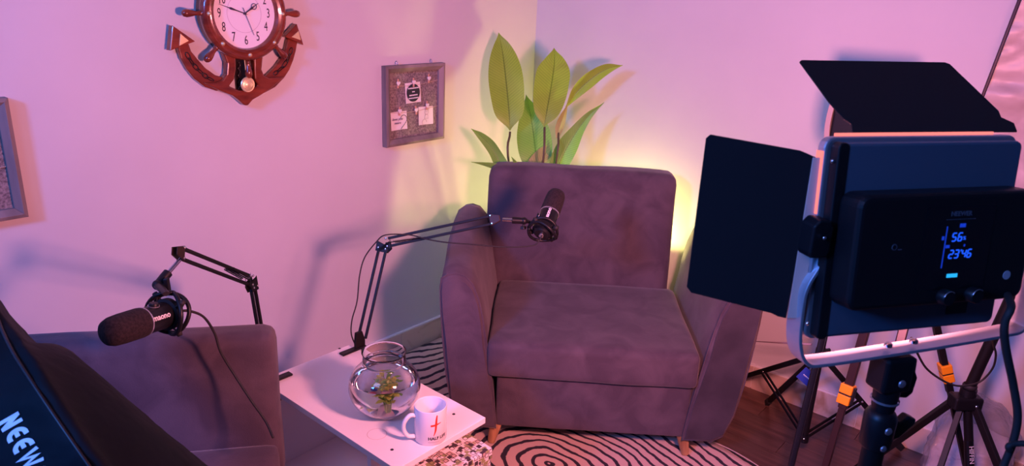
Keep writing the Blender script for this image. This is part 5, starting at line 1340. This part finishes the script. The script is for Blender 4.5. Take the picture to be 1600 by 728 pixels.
b = BM(); q_ = [sbp(0, -0.4), sbp(1, -0.4), sbp(1, 1.8), sbp(0, 1.8)]; q_ = [p+V((0.01, 0.045, 0)) for p in q_]; ap_ = sum(q_, V((0, 0, 0)))/4+V((0.05, 0.30, 0))
vs = [b.verts.new(p) for p in q_]; va_ = [b.verts.new(ap_+(p-ap_)*0.15) for p in q_]
for i in range(4): b.faces.new((vs[i], vs[(i+1) % 4], va_[(i+1) % 4], va_[i]))
b.faces.new(va_); link('black_shell', b, black_metal, sb)
sbx, sby = ap_.x, ap_.y
stand_pole(sb, (sbx, sby-0.02, 0.02), (sbx, sby-0.02, ap_.z), 0.012, black_metal, 'pole')
for k in range(3):
    a = math.radians(-30+k*-60); d = V((math.cos(a), math.sin(a), 0)); b = BM(); bar(b, V((sbx, sby-0.02, 0.34)), V((sbx, sby-0.02, 0.010))+d*0.30, 0.014, 0.012); link('leg', b, black_metal, sb)

# ================================================================== PLANT
pl = thing('potted_plant', 'tall artificial plant with broad green leaves in the corner behind the armchair', 'plant', (0.30, -0.27, 0))
b = BM(); lathe(b, [(0.0, 0.012), (0.085, 0.012), (0.090, 0.02), (0.118, 0.22), (0.124, 0.222), (0.124, 0.236), (0.112, 0.236), (0.108, 0.20), (0.0, 0.20)], 32, Matrix.Translation((0.30, -0.27, -0.0115)))
link('pot', b, mat('pot_grey', (0.25, 0.24, 0.25), 0.6), pl, smooth='auto')
def leaf(spine, widths, D, m_, fold=0.18, curl=0.0, name='leaf'):
    """spine: pixels from base to tip with a depth each; half widths in metres"""
    P_ = [atd(x, y, D+dd) for (x, y, dd) in spine]
    sp = smooth_path(P_, 8); n = len(sp); ws = []
    for i in range(n):
        u = i/(n-1)*(len(widths)-1); k = min(int(u), len(widths)-2); f = u-k; q = [widths[max(0, k-1)], widths[k], widths[k+1], widths[min(len(widths)-1, k+2)]]; ws.append(max(0.0002, 0.5*(2*q[1]+(q[2]-q[0])*f+(2*q[0]-5*q[1]+4*q[2]-q[3])*f*f+(3*q[1]-q[0]-3*q[2]+q[3])*f**3)))
    bm = BM(); uvl = bm.loops.layers.uv.new('UVMap'); rows = []; K = 5
    vd = None; Ltot = sum((sp[i+1]-sp[i]).length for i in range(n-1)); acc = 0
    for i, p in enumerate(sp):
        d = (sp[min(i+1, n-1)]-sp[max(i-1, 0)]).normalized(); tocam = (CAM-p).normalized(); s = d.cross(tocam).normalized(); nn = s.cross(d).normalized()
        if i: acc += (sp[i]-sp[i-1]).length
        row = []
        for j in range(-K, K+1):
            q = j/K; wv = 0.003*math.sin(acc*26+q*2)*abs(q)
            row.append((bm.verts.new(p+s*(ws[i]*q)+nn*(fold*ws[i]*abs(q)+curl*ws[i]*q*q+wv)), (q, acc/0.25)))
        rows.append(row)
    for a, b_ in zip(rows, rows[1:]):
        for j in range(2*K):
            f = bm.faces.new((a[j][0], a[j+1][0], b_[j+1][0], b_[j][0]))
            for lp_, uvv in zip(f.loops, (a[j][1], a[j+1][1], b_[j+1][1], b_[j][1])): lp_[uvl].uv = uvv
    return link(name, bm, m_, pl, smooth=True)
px2m = lambda w, D: w*D/FPX
def lw(ws, D): return [px2m(w_, D) for w_ in ws]
leaf([(797, 204, 0), (795, 170, 0), (790, 120, 0.02), (785, 80, 0.04), (779, 51, 0.05)], lw([0.5, 20, 26, 27, 22, 12, 0.3], 3.28), 3.28, leaf_g)
leaf([(850, 199, 0), (855, 170, 0), (862, 130, 0.02), (866, 100, 0.04), (866, 75, 0.06)], lw([0.5, 17, 25, 27, 25, 14, 0.3], 3.22), 3.22, leaf_g)
leaf([(838, 275, 0), (837, 240, 0), (833, 205, 0.02), (828, 175, 0.03), (822, 148, 0.05)], lw([10, 24, 27, 22, 12, 0.3], 3.36), 3.36, leaf_d)
leaf([(884, 168, 0), (903, 142, -0.02), (925, 122, -0.05), (948, 108, -0.08), (973, 102, -0.12)], lw([1, 8, 11, 10, 7, 0.3], 3.30), 3.30, leaf_g, fold=0.5)
leaf([(866, 280, 0), (876, 250, 0), (895, 215, -0.02), (918, 183, -0.05), (944, 160, -0.08)], lw([9, 15, 16, 10, 5, 0.3], 3.30), 3.30, leaf_d, fold=0.35)
leaf([(796, 285, 0), (782, 255, 0), (768, 230, -0.02), (752, 213, -0.05), (736, 201, -0.08)], lw([12, 11, 9, 8, 5, 0.3], 3.26), 3.26, leaf_d, fold=0.4)
leaf([(800, 275, 0), (785, 264, -0.02), (765, 258, -0.04), (736, 253, -0.10)], lw([6, 6, 4, 0.3], 3.22), 3.22, leaf_d, fold=0.4)
leaf([(816, 280, 0), (811, 264, 0), (805, 254, -0.01), (799, 245, -0.03)], lw([6, 5, 3, 0.3], 3.2), 3.2, leaf_d)
leaf([(835, 285, 0), (843, 262, 0), (852, 240, 0.01), (861, 224, 0.02)], lw([22, 21, 13, 0.3], 3.34), 3.34, leaf_b)
leaf([(871, 216, 0), (874, 200, 0), (880, 182, 0), (887, 163, 0)], lw([2.5, 6.5, 5, 0.5], 3.27), 3.27, leaf_b, fold=0.6)
stem_m = mat('plant_stem', (0.10, 0.09, 0.04), 0.5)
for (a, b2, D) in (((797, 206), (796, 262), 3.28), ((851, 199), (848, 262), 3.22), ((873, 208), (868, 262), 3.27), ((838, 262), (838, 275), 3.36), ((866, 275), (864, 280), 3.30)):
    b = BM(); tube(b, smooth_path([atd(*a, D), atd(*b2, D), V((0.30, -0.27, 0.19))+V((random.uniform(-0.03, 0.03), random.uniform(-0.03, 0.03), 0))], 6), 0.0052, 8); link('stem', b, stem_m, pl, smooth=True)

# ---- yellow uplight on the floor behind the armchair
LQ = V((0.70, -0.115, 0))
ul = thing('floor_lamp', 'small yellow glowing lamp hidden behind the armchair, beside the plant pot', 'lamp', LQ)
b = BM(); lathe(b, [(0.0, 0.0), (0.055, 0.0), (0.055, 0.010), (0.010, 0.016), (0.008, 0.40), (0.0, 0.40)], 24, Matrix.Translation(LQ)); link('stand', b, black_metal, ul, smooth='auto')
b = BM(); lathe(b, [(0.0, 0.39), (0.020, 0.40), (0.038, 0.45), (0.038, 0.455), (0.0, 0.455)], 24, Matrix.Translation(LQ)); link('shade', b, black, ul, smooth='auto')
YEL = (1.0, 0.86, 0.24)
b = BM(); bmesh.ops.create_uvsphere(b, u_segments=16, v_segments=10, radius=0.028); bmesh.ops.transform(b, matrix=Matrix.Translation(LQ+V((0, 0, 0.486))), verts=b.verts[:]); link('bulb', b, emit('bulb_glow', YEL, 8.0), ul, smooth=True)
yl = bpy.data.lights.new('bulb_lamp', 'SPOT'); yl.spot_size = math.radians(178); yl.spot_blend = 0.12; yl.energy = 24.0; yl.color = YEL; yl.shadow_soft_size = 0.035
ylo = bpy.data.objects.new('bulb_lamp', yl); C.objects.link(ylo); ylo.location = LQ+V((0, 0, 0.53)); ylo.rotation_euler = (PI, 0, 0)

# ================================================================== BLACK NYLON BAG (foreground left)
gb = thing('equipment_bag', 'black nylon equipment bag with white block lettering propped in the lower left corner', 'bag', (1.0, -2.75, 0.46))
rows_ = [ # each row: pixel points left to right with depths
    [(-190, 330, 1.32), (-60, 380, 1.28), (-14, 440, 1.26), (-8, 462, 1.27), (-2, 470, 1.30), (4, 478, 1.36)],
    [(-200, 430, 1.26), (-70, 470, 1.22), (0, 500, 1.20), (14, 498, 1.22), (24, 505, 1.28), (34, 512, 1.36)],
    [(-210, 540, 1.20), (-80, 560, 1.15), (20, 545, 1.14), (36, 530, 1.17), (48, 534, 1.26), (62, 542, 1.38)],
    [(-215, 620, 1.17), (-70, 640, 1.11), (48, 590, 1.10), (66, 562, 1.14), (92, 540, 1.28), (112, 560, 1.38)],
    [(-215, 720, 1.14), (-40, 720, 1.08), (88, 650, 1.07), (108, 620, 1.12), (150, 585, 1.24), (190, 620, 1.36)],
    [(-190, 830, 1.12), (0, 800, 1.06), (140, 725, 1.05), (160, 695, 1.10), (225, 660, 1.22), (275, 688, 1.34)],
    [(-150, 930, 1.12), (60, 880, 1.06), (200, 810, 1.05), (225, 780, 1.10), (295, 735, 1.22), (345, 745, 1.34)],
    [(-110, 1010, 1.14), (110, 960, 1.09), (260, 890, 1.08), (285, 860, 1.12), (350, 800, 1.24), (400, 800, 1.34)]]
grid = [[atd(x, y, D) for x, y, D in r_] for r_ in rows_]
# refine with a smooth spline in both directions, then back it with a second skin for real thickness
fine = []
cols = list(zip(*grid)); cs = [smooth_path(list(c), 7) for c in cols]
for i in range(len(cs[0])):
    fine.append(smooth_path([c[i] for c in cs], 7))
bm_ = BM(); nr, nc = len(fine), len(fine[0]); fr, bk = [], []
for i in range(nr):
    a, b_ = [], []
    for j in range(nc):
        p = fine[i][j]; q = p+_f*(0.010*noise.noise(p*11)+0.005*abs(noise.noise(p*26))+0.002*noise.noise(p*60))
        a.append(bm_.verts.new(q))
        u = j/(nc-1); v = i/(nr-1); th_ = 0.16*math.sin(PI*min(1, max(0, 0.04+u*0.96)))*math.sin(PI*(0.08+0.84*v))+0.004
        b_.append(bm_.verts.new(CAM+(p-CAM)*(1+th_/(p-CAM).length)))
    fr.append(a); bk.append(b_)
for i in range(nr-1):
    for j in range(nc-1):
        bm_.faces.new((fr[i][j], fr[i+1][j], fr[i+1][j+1], fr[i][j+1])); bm_.faces.new((bk[i][j], bk[i][j+1], bk[i+1][j+1], bk[i+1][j]))
for i in range(nr-1):
    bm_.faces.new((fr[i][0], bk[i][0], bk[i+1][0], fr[i+1][0])); bm_.faces.new((fr[i][-1], fr[i+1][-1], bk[i+1][-1], bk[i][-1]))
for j in range(nc-1):
    bm_.faces.new((fr[0][j], fr[0][j+1], bk[0][j+1], bk[0][j])); bm_.faces.new((fr[-1][j], bk[-1][j], bk[-1][j+1], fr[-1][j+1]))
body = link('body', bm_, nylon, gb, smooth=True)
b = BM(); tube(b, [fine[i][14]-_f*0.0035 for i in range(nr)], 0.0028, 6); link('seam', b, mat('seam_black', (0.006, 0.007, 0.009), 0.5), gb, smooth=True)
# lettering lies on the front facet: letters laid along the bag, rounded Es
def strip(bm, pts, wd, z=0.0):
    pts = [V((x, y, 0)) for x, y in pts]; A, B = [], []
    for i, p in enumerate(pts):
        if i == 0: d = (pts[1]-p).normalized(); k = 1
        elif i == len(pts)-1: d = (p-pts[i-1]).normalized(); k = 1
        else:
            d1 = (p-pts[i-1]).normalized(); d2 = (pts[i+1]-p).normalized(); d = (d1+d2).normalized(); k = 1/max(0.5, d.dot(d1))
        nn = V((-d.y, d.x, 0))*wd/2*k; A.append(bm.verts.new(p+nn)); B.append(bm.verts.new(p-nn))
    for i in range(len(pts)-1): bm.faces.new((A[i], A[i+1], B[i+1], B[i]))
def letter(bm, chh, x, h, wd, t_):
    if chh == 'N': strip(bm, [(x+t_/2, 0), (x+t_/2, h)], t_); strip(bm, [(x+t_/2, h-t_*0.3), (x+wd-t_/2, t_*0.3)], t_*1.1); strip(bm, [(x+wd-t_/2, 0), (x+wd-t_/2, h)], t_)
    if chh == 'E':
        r = h/2-t_/2; c = (x+wd-t_*0.1, h/2); rx_ = wd-t_*0.6
        strip(bm, [(x+wd, h-t_/2)]+[(c[0]-t_*0.6-(rx_-t_*0.6)*math.sin(a), h/2+r*math.cos(a)) for a in [PI*i/16 for i in range(17)]]+[(x+wd, t_/2)], t_)
        strip(bm, [(x+t_*0.5, h/2), (x+wd*0.88, h/2)], t_*0.9)
    if chh == 'W': strip(bm, [(x+t_/2, h), (x+wd*0.28, t_*0.4), (x+wd*0.5, h*0.8), (x+wd*0.72, t_*0.4), (x+wd-t_/2, h)], t_*0.95)
    if chh == 'R': strip(bm, [(x+t_/2, 0), (x+t_/2, h)], t_); strip(bm, [(x, h-t_/2), (x+wd*0.6, h-t_/2), (x+wd-t_/2, h*0.75), (x+wd*0.6, h*0.5), (x, h*0.5)], t_); strip(bm, [(x+wd*0.45, h*0.5), (x+wd-t_/2, 0)], t_)
hL, tL = 1.0, 0.24
bm_ = BM(); x = 0.0
for chh, wd in (('N', 0.72), ('E', 0.66), ('E', 0.66), ('W', 1.12), ('E', 0.66), ('R', 0.72)):
    letter(bm_, chh, x, hL, wd, tL); x += wd+0.20
bmesh.ops.subdivide_edges(bm_, edges=bm_.edges[:], cuts=2, use_grid_fill=True)
# text frame in pixels: origin at the N's lower left, x direction runs down-right along the bag, letters' tops face right
from mathutils.bvhtree import BVHTree
dgp = bpy.context.evaluated_depsgraph_get()
tbm = bmesh.new(); tbm.from_mesh(body.data); tree = BVHTree.FromBMesh(tbm)
o_px = V((-4, 661, 0)); xd = V((12.8, 23.6, 0)); yd = V((32.0, -18.5, 0))
for v in bm_.verts:
    pxp = o_px + xd*v.co.x*0.86 + yd*v.co.y
    r_ = ray(pxp.x, pxp.y).normalized(); hit = tree.ray_cast(CAM, r_)
    v.co = (hit[0] if hit[0] else CAM+r_*1.15) - r_*0.0022
tbm.free()
link('lettering', bm_, mat('bag_lettering', (0.80, 0.80, 0.90), 0.5), gb)
